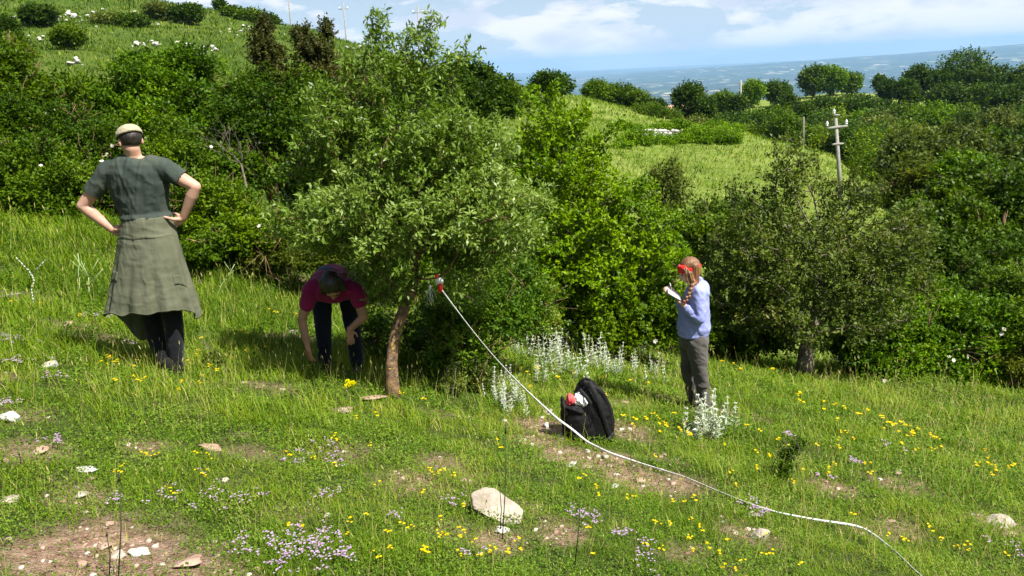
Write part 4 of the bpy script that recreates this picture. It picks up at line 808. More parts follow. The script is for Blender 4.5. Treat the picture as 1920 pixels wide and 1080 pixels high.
YS = [(430, 690, 60, 10), (330, 735, 90, 14), (240, 700, 60, 12), (860, 1030, 60, 16), (770, 1040, 60, 10), (900, 1060, 40, 8), (690, 1010, 60, 7), (620, 850, 20, 4), (285, 875, 22, 5), (400, 875, 20, 4), (240, 900, 25, 6), (385, 910, 12, 2),
      (1260, 815, 60, 18), (1200, 800, 50, 12), (1120, 760, 40, 8), (1000, 720, 60, 8), (950, 690, 50, 6), (1170, 740, 80, 10), (1400, 700, 90, 14), (1500, 760, 90, 16), (1640, 790, 90, 16), (1750, 850, 90, 14), (1850, 880, 80, 14), (1720, 830, 60, 10), (1880, 910, 40, 8),
      (1380, 870, 70, 8), (1500, 900, 70, 7), (1620, 890, 60, 8), (1320, 930, 80, 8), (1400, 1040, 90, 16), (1250, 1030, 80, 12), (1350, 1060, 60, 12), (1760, 1030, 60, 8), (1850, 1060, 50, 8), (1640, 1010, 50, 5), (1120, 930, 40, 6), (1290, 960, 40, 6),
      (930, 850, 25, 4), (855, 905, 60, 8), (830, 920, 30, 5), (1150, 950, 30, 4), (480, 660, 60, 5), (100, 590, 80, 5), (60, 700, 60, 4), (560, 870, 40, 3), (700, 800, 60, 4), (780, 760, 60, 4), (890, 735, 14, 4), (1450, 830, 90, 10), (1580, 840, 90, 10), (560, 1010, 30, 3),
      (470, 640, 20, 6), (540, 600, 40, 6), (620, 700, 40, 4), (700, 900, 90, 5), (300, 960, 60, 3), (1060, 1040, 80, 5), (960, 1060, 50, 4)]
flower_patches(YS, 1, .010, .05, .0085, 5, M_yflow, 'yellow_flowers', clump=3)
PS = [(520, 1035, 60, 34), (610, 1030, 60, 34), (560, 1060, 60, 30), (640, 1055, 30, 14), (610, 940, 26, 10), (850, 955, 30, 8), (1105, 985, 24, 16), (1165, 1015, 22, 12), (1080, 980, 20, 8), (1215, 1040, 20, 8), (15, 650, 40, 30), (40, 690, 30, 14), (110, 720, 20, 8), (20, 770, 30, 14), (200, 605, 30, 16),
      (100, 840, 22, 10), (330, 940, 60, 12), (400, 945, 50, 12), (460, 950, 30, 8), (230, 950, 20, 6), (600, 860, 40, 12), (640, 880, 30, 8), (545, 880, 20, 6), (960, 770, 30, 8), (1420, 965, 26, 12), (1430, 975, 16, 6), (1540, 905, 30, 6), (1670, 850, 30, 5), (1200, 1070, 30, 6), (750, 985, 20, 6), (880, 1055, 30, 6), (1900, 1040, 30, 8), (1480, 828, 16, 8), (1610, 880, 30, 8)]
flower_patches(PS, 1, .012, .035, .0062, 5, M_pflow, 'lilac_thyme', clump=4)

# ------------------------------------------------------------------ stones
def rock_mesh(name, mat, sx, sy, sz, seed, loc, rz=0.0, label=None, group=None, cat='rock', parent=None, tilt=(0, 0), sink=.3, sub=3, outline=None):
    bm = bmesh.new(); r = np.random.default_rng(seed)
    pts = rand_dirs(15, r) * (0.85 + .2 * r.random((15, 1))) if outline is None else np.array([[x, y, z] for z in (-.5, .5) for x, y in outline])
    for q in pts: bm.verts.new(q)
    res = bmesh.ops.convex_hull(bm, input=bm.verts); bmesh.ops.delete(bm, geom=list({g for g in res['geom_interior'] + res['geom_unused'] if isinstance(g, bmesh.types.BMVert)}), context='VERTS')
    bmesh.ops.bevel(bm, geom=bm.edges[:], offset=.05, segments=1, affect='EDGES'); bmesh.ops.triangulate(bm, faces=bm.faces[:]); bmesh.ops.subdivide_edges(bm, edges=bm.edges[:], cuts=sub - 1, use_grid_fill=True)
    V = np.array([v.co[:] for v in bm.verts]); V = V + rand_dirs(1, r) * 0 + unit(V) * (.10 * (fbm(V * 2.2 + seed, seed) - .5) + .13 * (fbm(V * 6 + seed, seed + 3) - .5))[:, None]
    V *= np.array([sx, sy, sz]); c, s_ = math.cos(rz), math.sin(rz); tx, ty = tilt
    V = V @ np.array([[1, 0, 0], [0, math.cos(tx), math.sin(tx)], [0, -math.sin(tx), math.cos(tx)]]) @ np.array([[math.cos(ty), 0, -math.sin(ty)], [0, 1, 0], [math.sin(ty), 0, math.cos(ty)]]) @ np.array([[c, s_, 0], [-s_, c, 0], [0, 0, 1]])
    for v, co in zip(bm.verts, V): v.co = co
    me = bpy.data.meshes.new(name); bm.to_mesh(me); bm.free(); me.materials.append(mat)
    o = bpy.data.objects.new(name, me); link(o, parent, (loc[0], loc[1], loc[2] + sz * (1 - 2 * sink)))
    me.polygons.foreach_set('use_smooth', np.zeros(len(me.polygons), bool))
    return tag(o, label, cat, group)
ST = [ # px, py (base), width px, height px, material, label
 (932, 968, 98, 62, M_rock, 'large pale angular limestone block in the foreground grass'), (943, 998, 34, 16, M_rock_white, 'small pale stone just below the large limestone block'),
 (394, 845, 50, 20, M_rock_pink, 'flat pinkish stone with a shaded front left of centre in the grass'), (643, 772, 54, 16, M_rock_pink, 'flat pink stone lying in the grass in front of the bending woman'),
 (698, 752, 64, 16, M_rock_pink, 'long flat stone touching the foot of the pear trunk'), (163, 883, 46, 14, M_rock_white, 'white flat stone with yellow flowers at both its ends'),
 (22, 792, 46, 34, M_rock_white, 'white stone at the left edge below the lilac thyme'), (24, 940, 48, 14, M_rock, 'long low pale stone at the left edge'), (150, 932, 36, 14, M_rock, 'low grey-white stone right of the long one at the left edge'),
 (76, 852, 34, 22, M_rock_pink, 'brownish pink stone left of the purple flowers'), (262, 1040, 44, 24, M_rock_white, 'white stone at the bottom left in the bare gravel'), (225, 1045, 40, 20, M_rock, 'pale stone left of the white one in the bottom left gravel'),
 (200, 1030, 34, 18, M_rock_pink, 'pinkish stone in the bottom left gravel'), (350, 1060, 80, 26, M_rock_pink, 'broad pink slab sunk in the gravel at the bottom left'), (160, 1065, 34, 22, M_rock_pink, 'reddish stone near the bottom left corner of the gravel'),
 (1028, 778, 28, 16, M_rock, 'pale stone just left of the backpack under the tape'), (1023, 802, 24, 12, M_rock_white, 'whitish stone in the soil left of the backpack'), (1070, 875, 30, 12, M_rock_white, 'small white stone below the backpack'), (1100, 878, 26, 12, M_rock_pink, 'pink stone beside the small white one below the backpack'),
 (1135, 860, 26, 12, M_rock, 'pale stone under the tape at the foot of the backpack'), (1152, 915, 24, 10, M_rock_white, 'little white stone right of the foreground soil patch'), (1200, 905, 26, 14, M_rock_pink, 'pink stone under the tape in the soil patch'),
 (1875, 985, 66, 26, M_rock, 'grey ledge stone near the right edge of the foreground'), (1892, 1008, 34, 18, M_rock_pink, 'broken pink stone under the grey ledge stone'), (1425, 1012, 46, 30, M_rock, 'grey lichen-covered stone below the tape on the right'),
 (1412, 970, 30, 18, M_rock, 'grey stone right under the tape'), (1680, 890, 24, 10, M_rock_pink, 'small pink stone in the right-hand soil patch'), (1672, 978, 18, 8, M_rock_pink, 'tiny pink stone below the right-hand soil patch'), (18, 566, 50, 22, M_rock, 'pale stone at the left edge among tall grass'), (240, 648, 40, 18, M_rock, 'pale stone in the shadow left of the man'),
 (548, 628, 28, 14, M_rock, 'pale stone behind the bending woman'), (125, 612, 30, 14, M_rock_pink, 'small brown stone left of the man'), (95, 690, 36, 20, M_rock_white, 'whitish weathered stone under the lilac flowers'), (1686, 884, 14, 7, M_rock_white, 'tiny white chip on the right meadow'),
 (1170, 758, 20, 10, M_rock_pink, 'pinkish stone right of the top of the backpack'), (870, 902, 16, 8, M_rock_pink, 'tiny stone in the middle of the foreground turf'), (10, 870, 20, 16, M_rock_pink, 'small brown stone at the left edge above the long low one'), (205, 985, 22, 14, M_rock_pink, 'small stone above the bottom left gravel')]
for i, (px, py, wp, hp, mt, lb) in enumerate(ST):
    c = ground_at(px, py); d = float(np.dot(c - EYE, FW)); w = wp * d / F_PX / 2; h = hp * d / F_PX / 2
    if i == 0: rock_mesh('stone', mt, w * 1.0, w * .85, w * .42, 41, c, .0, lb, tilt=(.62, .12), sink=.1, sub=4, outline=[(-1, .55), (-.55, .85), (-.1, .8), (.45, .35), (1.0, -.05), (.95, -.75), (.3, -.85), (-.2, -.5), (-.9, -.15)])
    else: rock_mesh('stone', mt, w, w * .7, h * .9, 40 + i, c, rng.random() * .5, lb, sink=.22, sub=3, tilt=(.12 * rng.normal(), .12 * rng.normal()))
# gravel chips on the bare soil: beyond counting
gv = Acc(); bm = bmesh.new(); bmesh.ops.create_icosphere(bm, subdivisions=1, radius=1.0); IV = np.array([v.co[:] for v in bm.verts]); IF = np.array([[v.index for v in f.verts] for f in bm.faces]); bm.free()
x, y, r = polar(60000, 1.5, 13); b = bareness(x, y); k = (rng.random(len(x)) < b * .55 * np.clip(fbm(np.stack([x, y], -1) * 5, 3) * 2 - .4, 0, 1)); x, y, r = x[k], y[k], r[k]; n = len(x)
s = .003 + .018 * rng.random(n) ** 4.0; s *= np.clip(r / 4, .8, 1.5)
IVn = IV * (1 + .9 * (vnoise(IV * 2.6, 4) - .5))[:, None]
scatter(gv, IVn, IF, np.stack([x, y, H(x, y) + s * .1], -1), frames(rand_dirs(n, rng) * [1, 1, .2], np.tile([0, 0, 1.], (n, 1))), np.stack([s * 1.2, s * .9, s * .45], -1), rng.random(n))
M_grav = leaf_mat('gravel_chips', [(0.18, 0.11, 0.08), (0.30, 0.20, 0.15), (0.38, 0.30, 0.24), (0.48, 0.44, 0.38)], 0.0, .9, 0.0, .2)
tag(gv.build('gravel', M_grav, None), kind='stuff'); print('gravel', n)

# white limestone outcrops on the hill: individual rocks, shared meshes
protos = {}
HR = []
rh = np.random.default_rng(6)
for (cx_, cy_2, sx_, sy_, n_, r_, s_) in [(128, 34, 24, 5, 18, 112, .55), (68, 78, 10, 5, 5, 78, .5), (25, 42, 6, 6, 3, 95, .4), (170, 27, 14, 4, 5, 114, .4), (240, 22, 30, 3, 8, 118, .35), (290, 45, 10, 3, 4, 108, .45), (350, 40, 14, 2, 5, 110, .4), (290, 84, 32, 2.5, 13, 90, .42), (258, 86, 10, 2, 4, 90, .4), (348, 90, 12, 4, 6, 88, .45), (405, 98, 12, 2, 4, 84, .4),
   (390, 95, 14, 5, 6, 86, .35), (440, 62, 22, 5, 10, 105, .5), (470, 56, 14, 4, 7, 108, .5), (140, 118, 12, 3, 5, 75, .45), (138, 76, 10, 4, 4, 86, .35), (600, 60, 30, 8, 7, 118, .45), (650, 85, 24, 10, 7, 112, .35), (570, 80, 40, 10, 8, 105, .4), (480, 100, 30, 8, 7, 88, .35), (690, 100, 20, 8, 5, 105, .35), (230, 60, 60, 12, 6, 96, .25), (60, 150, 30, 8, 4, 60, .3), (560, 50, 30, 3, 5, 120, .3), (620, 66, 20, 5, 4, 122, .5)]:
    for _ in range(n_):
        HR.append((cx_ + rh.normal() * sx_ * .9, cy_2 + rh.normal() * sy_ * 1.1, s_ * (.35 + 1.2 * rh.random() ** 1.6)))
hrp = [rock_mesh('hill_rock', M_rock_white, 1.0, .7, .5, 300 + q, (0, 0, 0), 0, None, sub=2) for q in range(5)]
used = set()
for i, (px, py, s) in enumerate(HR):
    c = ground_at(px, py, 25)
    if np.hypot(c[0], c[1]) > 300: continue
    q = i % 5
    if q in used: o = hrp[q].copy(); COL.objects.link(o)
    else: o = hrp[q]; used.add(q)
    o.location = (c[0], c[1], c[2] + s * .35); s *= .78; o.scale = (s, s, s * (.9 + .5 * rh.random())); o.rotation_euler = (0, 0, rh.random() * 6.28)
    tag(o, 'white limestone rock lying in the grass of the upper left hillside', 'rock', 'white rocks scattered over the hillside')
# ------------------------------------------------------------------ silvery woolly plants
def silver_plant(P0, hgt, stems, seed, label, group=None, spread=.12, scale=1.0):
    rg = np.random.default_rng(seed); root = empty('woolly_hedgenettle', P0, label, 'plant', group)
    ss, ll = Acc(), Acc()
    for k in range(stems):
        a = rg.random() * 6.283; o = np.array([math.cos(a), math.sin(a), 0]) * spread * rg.random() ** .5; hh = hgt * (.55 + .5 * rg.random())
        top = o + np.array([rg.normal() * .10, rg.normal() * .10, 1.0]) * hh; n = 6; tt = np.linspace(0, 1, n)[:, None]
        Q = o * (1 - tt) + top * tt; Q[1:-1, :2] += rg.normal(size=(n - 2, 2)) * .012; tube(ss, Q, np.linspace(.0045, .003, n) * scale, 5, .7)
        w = int(4 + hh * 8)
        for j in range(w):
            f = .12 + .88 * j / (w - 1); c = Q[0] * (1 - f) + Q[-1] * f; L = (.075 * (1 - f) + .018) * scale; m = 3 if f < .75 else 6
            aa = rg.random() * 6.283 + np.arange(m) * 6.283 / m; d = np.stack([np.cos(aa), np.sin(aa), np.full(m, .7 - .5 * f) + rg.normal(size=m) * .2], -1)
            scatter(ll, LEAF, LEAF_F, np.repeat(c[None], m, 0), frames(d, np.tile([0, 0, 1.], (m, 1)) + rg.normal(size=(m, 3)) * .3), np.stack([np.full(m, L * .38), np.full(m, L), np.full(m, L)], -1), np.clip(.12 + .6 * f + rg.normal(size=m) * .15, 0, 1))
            if f > .5:
                scatter(ll, LEAF, LEAF_F, c[None] + rg.normal(size=(5, 3)) * .004, frames(rand_dirs(5, rg), rand_dirs(5, rg)), np.full(5, .015 * scale), .85)
    ss.build('stem', M_silver, root); ll.build('foliage', M_silver, root); return root
for i, (px, py, h, st_, lb) in enumerate([(1322, 815, .42, 8, 'tall silvery woolly plant in front of the feet of the notebook woman'), (1342, 826, .36, 7, 'silvery woolly plant before the woman, middle of the clump'),
      (1302, 822, .34, 5, 'thin silvery woolly plant left in the clump before the woman'), (1378, 800, .33, 2, 'lone two-stemmed silvery plant standing right of the woman')]):
    silver_plant(ground_at(px, py), h, st_, 60 + i, lb)
rg = np.random.default_rng(15); sp0 = None
proto_s = [silver_plant(np.zeros(3), .48, 3, 80 + i, None, spread=.16) for i in range(4)]
def dup(root):
    r = root.copy(); COL.objects.link(r)
    for ch in root.children:
        c = ch.copy(); COL.objects.link(c); c.parent = r
    return r
usedp = set()
spots = [(1035 + rg.normal() * 32, 655 + rg.normal() * 20, 1.0) for _ in range(15)] + [(1125 + rg.normal() * 34, 690 + rg.normal() * 16, .85) for _ in range(16)] + [(980 + rg.normal() * 40, 700 + rg.normal() * 25, .55) for _ in range(8)] + [(960 + rg.normal() * 16, 765 + rg.normal() * 8, .55) for _ in range(4)] + [(1190 + rg.normal() * 18, 690 + rg.normal() * 15, .7) for _ in range(6)] + [(920 + rg.normal() * 20, 745 + rg.normal() * 10, .5) for _ in range(4)]
for i, (px, py, s) in enumerate(spots):
    c = ground_at(px, py); q = i % 4
    if q in usedp: o = dup(proto_s[q])
    else: o = proto_s[q]; usedp.add(q)
    o.location = tuple(c); s = s * (.75 + .5 * rg.random()); o.scale = (s, s, s); o.rotation_euler = (0, 0, rg.random() * 6.28)
    tag(o, 'silvery woolly plant in the pale drift between the tape and the shrubs', 'plant', 'silvery plants in the drift above the backpack')

# pale-stemmed umbel / asphodel stalks on the left
M_stalk = surf_mat('pale_stalk', [(0.20, 0.30, 0.10), (0.34, 0.42, 0.20)], 20, .8, 0)
def stalk(base, top, r, forks, label, name='asphodel', mat=M_stalk, seed=1, cat='plant', scape=True):
    rg = np.random.default_rng(seed); ac = Acc(); base = np.array(base); n = 6; tt = np.linspace(0, 1, n)[:, None]; Q = base * (1 - tt) + np.array(top) * tt; Q[1:-1] += rg.normal(size=(n - 2, 3)) * .006
    tube(ac, Q, np.linspace(r, r * .7, n), 5)
    for (f, dx, dz) in forks:
        p = Q[0] * (1 - f) + Q[-1] * f; q = p + np.array([dx, 0, dz]); tube(ac, np.array([p, (p + q) / 2 + [0, 0, -.02 * 0], q]), [r * .8, r * .7, r * .4], 5)
        for k in range(14):
            c = p + (q - p) * (k / 13); scatter(ac, LEAF, LEAF_F, [c], frames(rand_dirs(1, rg) + [0, 0, .4], rand_dirs(1, rg)), [[.005, .014, .014]], [.7])
    ac.V = [v - base for v in ac.V]; o = ac.build(name, mat, None); o.location = tuple(base); return tag(o, label, cat)
gA = ground_at(62, 575); dA = float(np.dot(gA - EYE, FW))
sk = stalk(gA, pt(60, 515, dA), .007, [(1.0, -.13, .20), (1.0, .17, .15), (.9, -.02, .10)], 'forked plant stem banded black and white at the left edge', 'banded_stem', seed=3)
m, t = new_mat('banded_bark'); c = N(t, 'ShaderNodeTexCoord'); s = N(t, 'ShaderNodeSeparateXYZ'); t.links.new(c.outputs['Object'], s.inputs[0])
wv = math_n(t, 'GREATER_THAN', math_n(t, 'SINE', math_n(t, 'MULTIPLY', math_n(t, 'ADD', s.outputs[2], math_n(t, 'MULTIPLY', tex_noise(t, 30, 2), .03)), 210.0)), -.35)
p = N(t, 'ShaderNodeBsdfPrincipled'); t.links.new(mixc(t, wv, (0.03, 0.03, 0.025), (0.50, 0.54, 0.46)), p.inputs['Base Color']); o = N(t, 'ShaderNodeOutputMaterial'); t.links.new(p.outputs[0], o.inputs[0]); sk.data.materials[0] = m
gA = ground_at(168, 560); dA = float(np.dot(gA - EYE, FW))
stalk(gA, pt(166, 520, dA), .008, [(1, -.12, .28), (1, -.05, .2), (1, .16, .22), (.6, .2, .2)], 'pale green branching stalk left of the man, taller one', seed=4)
gA = ground_at(150, 565); dA = float(np.dot(gA - EYE, FW)); stalk(gA, pt(146, 475, dA), .006, [(.7, -.08, .1), (.5, .1, .16)], 'thin pale stalk just left of the branching one beside the man', seed=5)
gA = ground_at(400, 560); dA = float(np.dot(gA - EYE, FW)); stalk(gA, pt(440, 495, dA), .006, [(.6, .12, .1), (.8, -.06, .12)], 'pale stalk leaning right between the man and the bending woman', seed=6)
# dark rush stalks in the foreground
M_rush = surf_mat('rush', [(0.02, 0.035, 0.012), (0.05, 0.06, 0.02)], 20, .7, 0)
for i, (x0, y0, x1, y1, lb) in enumerate([(942, 1012, 948, 800, 'tall thin dark stalk in front of the large limestone block'), (938, 1000, 936, 905, 'short dark stalk in front of the large limestone block'), (1078, 1060, 1088, 905, 'thin dark stalk right of the large limestone block'),
      (222, 1085, 224, 890, 'thin dark stalk at the bottom left rising from the gravel'), (205, 1085, 200, 1000, 'short dark stalk at the bottom left beside the taller one'), (36, 880, 36, 850, 'short dark stalk at the left edge')]):
    b = ground_at(x0, y0); d = float(np.dot(b - EYE, FW)); T = pt(x1, y1, d * .99); ac = Acc()
    tube(ac, np.array([b - b, (T - b) * .5 + [.008, 0, 0], T - b]), [.0028, .0024, .0016], 5); tube(ac, np.array([(T - b) * .94, (T - b) * 1.03]), [.005, .0025], 5)
    o = ac.build('rush_stalk', M_rush, None); o.location = tuple(b); tag(o, lb, 'plant')
# yellow spurge by the trunk
g = ground_at(663, 745); d = float(np.dot(g - EYE, FW)); root = empty('yellow_spurge', g, 'bright yellow flowering spurge in front of the bending woman beside the pear trunk', 'plant')
ac, ab = Acc(), Acc(); rg = np.random.default_rng(8)
for k in range(7):
    e = np.array([rg.normal() * .022, rg.normal() * .02, .085 + rg.random() * .05]); tube(ac, np.array([[0, 0, 0], e * .5 + [.004, 0, 0], e]), .002, 4)
    n = 26; d_ = rand_dirs(n, rg); d_[:, 2] = np.abs(d_[:, 2]); scatter(ab, LEAF, LEAF_F, e + d_ * .012, frames(d_, rand_dirs(n, rg)), np.full(n, .016) * [1] , rg.random(n))
ac.build('stem', M_herb, root); ab.build('blossom', leaf_mat('spurge_yellow', [(0.62, 0.60, 0.02), (0.80, 0.74, 0.05)], .35, .6, 0), root)
# dark little rose bush in the right meadow
g = ground_at(1480, 905); d = float(np.dot(g - EYE, FW))
shrub('rose_seedling', 'small dark upright rose bush standing alone in the right meadow', [ell(1486, 850, 16, 26, d, .07), ell(1474, 885, 20, 20, d, .09), ell(1500, 835, 10, 14, d, .05)], M_mid, base=g, n=170, per=7, leaf=.022, gap=.2, stems=4, rmax=.004, seed=3)
for (px, py, w, h, lb) in [(905, 735, 40, 55, 'low dark leafy bush in the grass between the trunk and the tape'), (395, 690, 26, 20, 'low leafy dark green plant right of the legs of the man'), (850, 740, 34, 40, 'low leafy bush right of the pear trunk')]:
    g = ground_at(px, py); d = float(np.dot(g - EYE, FW)); shrub('thorn_seedling', lb, [ell(px, py - h * .5, w * .6, h * .55, d, .12)], M_olive, base=g, n=300, per=8, leaf=.024, gap=.2, stems=3, rmax=.005, seed=int(px))

# ------------------------------------------------------------------ concrete electricity pole
M_conc = surf_mat('weathered_concrete', [(0.19, 0.185, 0.16), (0.26, 0.25, 0.225), (0.32, 0.31, 0.28)], 3, .9, .3, 20)
M_porc = surf_mat('white_porcelain', [(0.78, 0.79, 0.82), (0.85, 0.86, 0.88)], 3, .25, 0, spec=.6)
M_iron = surf_mat('galvanised_iron', [(0.16, 0.16, 0.15), (0.30, 0.30, 0.29)], 10, .6, 0)
rP = 48.0
gP = on_az(1577, rP, 360); topz = float(elev_z(1566, 208, rP)); dP = float(np.dot(gP - EYE, FW))
def PP(px, py): return pt(px, py, dP) - gP
pole = empty('power_pole', gP, 'grey concrete electricity pole with crossarm and three white insulators in the light meadow', 'utility pole')
ac = Acc(); b0_ = PP(1577, 375); b0_[2] = -.1; t0_ = PP(1567, 222); tube(ac, np.array([b0_, b0_ * .5 + t0_ * .5, t0_]), [.125, .11, .085], 10); ac.build('shaft', M_conc, pole, smooth=True)
def arm(x0, y0, x1, y1, th, name='crossarm'):
    a, b = PP(x0, y0), PP(x1, y1); c = (a + b) / 2; ac = Acc()
    n = 9; tt = np.linspace(0, 1, n)[:, None]; Q = a * (1 - tt) + b * tt; Q[:, 1] -= .06
    tube(ac, Q, th * (0.55 + .45 * np.sin(np.linspace(0, math.pi, n))), 8); return ac.build(name, M_conc, pole, smooth=True)
arm(1549, 241, 1588, 236, .085); arm(1562, 216, 1574, 216, .065); arm(1559, 271, 1581, 269, .075)
for (x, y) in ((1550, 232), (1586, 229), (1563, 209)):
    c = PP(x, y); ac = Acc(); tube(ac, np.array([c + [0, -.06, -.26], c + [0, -.06, 0]]), .03, 6)
    pin = ac.build('insulator_pin', M_iron, pole); ac = Acc()
    z = .8 * np.array([-.14, -.10, -.09, -.02, 0, .05, .08, .14, .18]); tube(ac, c + np.stack([0 * z, 0 * z - .06, z], -1), [.06, .09, .06, .06, .085, .085, .045, .05, .02], 12)
    ac.build('insulator', M_porc, pole, smooth=True)
gq = on_az(1508, 92.0, 250); ac = Acc(); dq = float(np.dot(gq - EYE, FW)); tq = pt(1507, 219, dq) - gq; tube(ac, np.array([[0, 0, -.2], tq * .5, tq]), [.14, .12, .10], 8)
o = ac.build('wooden_pole', M_bark_grey, None, smooth=True); o.location = tuple(gq); tag(o, 'thin short wooden pole at the far edge of the light meadow', 'pole')
gq = on_az(1390, 160, 190); dq = float(np.dot(gq - EYE, FW)); tq = pt(1389, 150, dq) - gq; ac = Acc(); tube(ac, np.array([[0, 0, 0], tq * .5, tq]), [.22, .2, .18], 8)
o = ac.build('concrete_post', M_conc, None, smooth=True); o.location = tuple(gq); tag(o, 'pale grey post beside the round green tree on the skyline', 'post')
o2 = Acc(); tube(o2, np.array([tq * .9 + [-.7, 0, 0], tq * .9 + [.7, 0, 0]]), .07, 6); o2.build('crossarm', M_conc, o)
# pylons beyond the hill crest
for (x0, y0, x1, y1, r, lb, nm) in [(543, 42, 539, -24, 210, 'thin grey pole on the hill crest cut by the top edge', 1), (649, 78, 643, 4, 205, 'thin electricity pole with a crossarm on the hill crest left of the pear top', 1), (787, 118, 783, 10, 170, 'thin electricity pole behind the top twigs of the pear', 1)]:
    g = on_az(x0, r, y0); d = float(np.dot(g - EYE, FW)); base = pt(x0, y0, d); base[2] = min(base[2], float(H(base[0], base[1]))) ; T = pt(x1, y1, d); rt = empty('line_pole', base, lb, 'utility pole'); ac = Acc()
    v = T - base; tube(ac, np.array([[0, 0, -1.], v * .5, v]), [.20, .16, .12], 8); ac.build('shaft', M_conc, rt, smooth=True)
    ac = Acc(); q = v * .90; tube(ac, np.array([q + [-1.1, 0, 0], q + [1.1, 0, .1]]), .09, 6); ac.build('crossarm', M_conc, rt)
    for dx in (-1, 1): ac = Acc(); tube(ac, np.array([q + [dx, 0, 0], q + [dx, 0, .55]]), .1, 6); ac.build('insulator', M_porc, rt)
# terrace wall remains, farmhouse roof, low white wall
def wallrow(label, x0, x1, r0, r1, hgt, thick, seed, n, name='dry_stone_wall', gap=()):
    rg = np.random.default_rng(seed); b = ground_at((x0 + x1) / 2, (r0 + r1) / 2, 30); ac = Acc()
    for i in range(n):
        f = i / (n - 1); 
        if any(a < f < c_ for a, c_ in gap): continue
        for lay in range(3):
            p = ground_at(x0 + (x1 - x0) * f, r0 + (r1 - r0) * f, 30) - b; s = hgt * (.16 + .24 * rg.random())
            V = IVn * np.array([s * 1.5, thick * .5, s * (.7 + .3 * rg.random())]); ac.add(V + p + [rg.normal() * .12, rg.normal() * .08, hgt * (.2 + .33 * lay)], IF)
    o = ac.build(name, M_rock_white, None); o.location = tuple(b); return tag(o, label, 'wall')
wallrow('remains of a white dry stone wall in the lower terrace hedge', 1206, 1282, 257, 257, .55, .6, 5, 30, gap=((.55, .68),))
wallrow('short white remnant of a stone wall on the upper terrace', 1264, 1276, 240, 240, .6, .6, 6, 6)
wallrow('low white wall at the foot of the ridge trees on the left', 1123, 1144, 189, 189, .5, .5, 7, 9)
def house(px, py, r, w, dpt, hw, hr, wallc, roofc, label):
    g = on_az(px, r, py); top = float(elev_z(px, py, r)); z0 = top - hw - hr; rt = empty('farmhouse', (g[0], g[1], z0), label, 'house')
    bm = bmesh.new(); bmesh.ops.create_cube(bm, size=1); bmesh.ops.scale(bm, vec=(w, dpt, hw + 2), verts=bm.verts); bmesh.ops.translate(bm, vec=(0, 0, hw / 2 - 1), verts=bm.verts); me = bpy.data.meshes.new('wall'); bm.to_mesh(me); bm.free(); me.materials.append(wallc); link(bpy.data.objects.new('wall', me), rt)
    e = .4; V = [(-w / 2 - e, -dpt / 2 - e, hw - .1), (w / 2 + e, -dpt / 2 - e, hw - .1), (w / 2 + e, dpt / 2 + e, hw - .1), (-w / 2 - e, dpt / 2 + e, hw - .1), (-w / 2 - e, 0, hw + hr), (w / 2 + e, 0, hw + hr)]
    ac = Acc(); ac.add(np.array(V), [[0, 1, 5], [0, 5, 4], [2, 3, 4], [2, 4, 5], [0, 4, 3], [1, 2, 5], [0, 3, 2], [0, 2, 1]]); ac.build('roof', roofc, rt); return rt
M_tile = surf_mat('clay_tiles', [(0.42, 0.24, 0.15), (0.58, 0.38, 0.26)], 4, .9, .2); M_plaster = surf_mat('pale_plaster', [(0.60, 0.55, 0.48), (0.70, 0.66, 0.60)], 2, .9, .1)
house(1253, 197, 135, 6.0, 5, 2.6, 1.3, M_plaster, M_tile, 'farmhouse with a pinkish tiled roof between the ridge trees')
# long white greenhouse far down in the plain
g = on_az(1316, 5200, 167); gh = empty('greenhouse', g, 'long low white greenhouse far down in the blue plain', 'greenhouse'); ac = Acc(); Lh = 150.0; a = np.linspace(0, math.pi, 9)
V = np.concatenate([np.stack([np.full(9, s * Lh), -np.cos(a) * 45, np.sin(a) * 16], -1) for s in (-1, 1)]); F = []
for i in range(8): F += [[i, i + 1, 10 + i], [i, 10 + i, 9 + i]]
F += [[0, i + 1, i] for i in range(1, 8)] + [[9, 9 + i, 10 + i] for i in range(1, 8)]
ac.add(V, F); ac.build('cover', M_porc, gh)

# ------------------------------------------------------------------ measuring tape from the pear branch to the foreground
M_tape = surf_mat('white_tape', [(0.70, 0.70, 0.70), (0.82, 0.82, 0.80)], 60, .6, 0); M_red = surf_mat('red_plastic', [(0.62, 0.02, 0.015), (0.72, 0.03, 0.02)], 20, .4, 0, spec=.5)
M_whiteplast = surf_mat('white_plastic', [(0.72, 0.72, 0.72), (0.80, 0.80, 0.78)], 20, .4, 0, spec=.5)
rA = pt(829, 545, dT - .30)
gx = [(1100, 828), (1140, 848), (1200, 876), (1240, 889), (1285, 902), (1340, 926), (1400, 952), (1460, 970), (1530, 983), (1600, 993), (1622, 1000), (1645, 1016), (1680, 1046), (1712, 1078), (1760, 1120)]
G2 = [ground_at(x, y + 1) + np.array([0, 0, .032]) if x > 1180 else pt(x, y, float(np.dot(ground_at(x, y + (22 if x < 1150 else 10)) - EYE, FW))) for x, y in gx]
end = G2[0] + np.array([0, 0, .02]); way = pt(1046, 786, float(np.dot(G2[0] - EYE, FW)) - .06)
mid = [rA * (1 - f) + way * f + np.array([0, 0, -0.07 * math.sin(f * math.pi)]) for f in np.linspace(0, 1, 13)] + [way * .5 + end * .5, end]
path = np.array(mid[:-1] + G2)
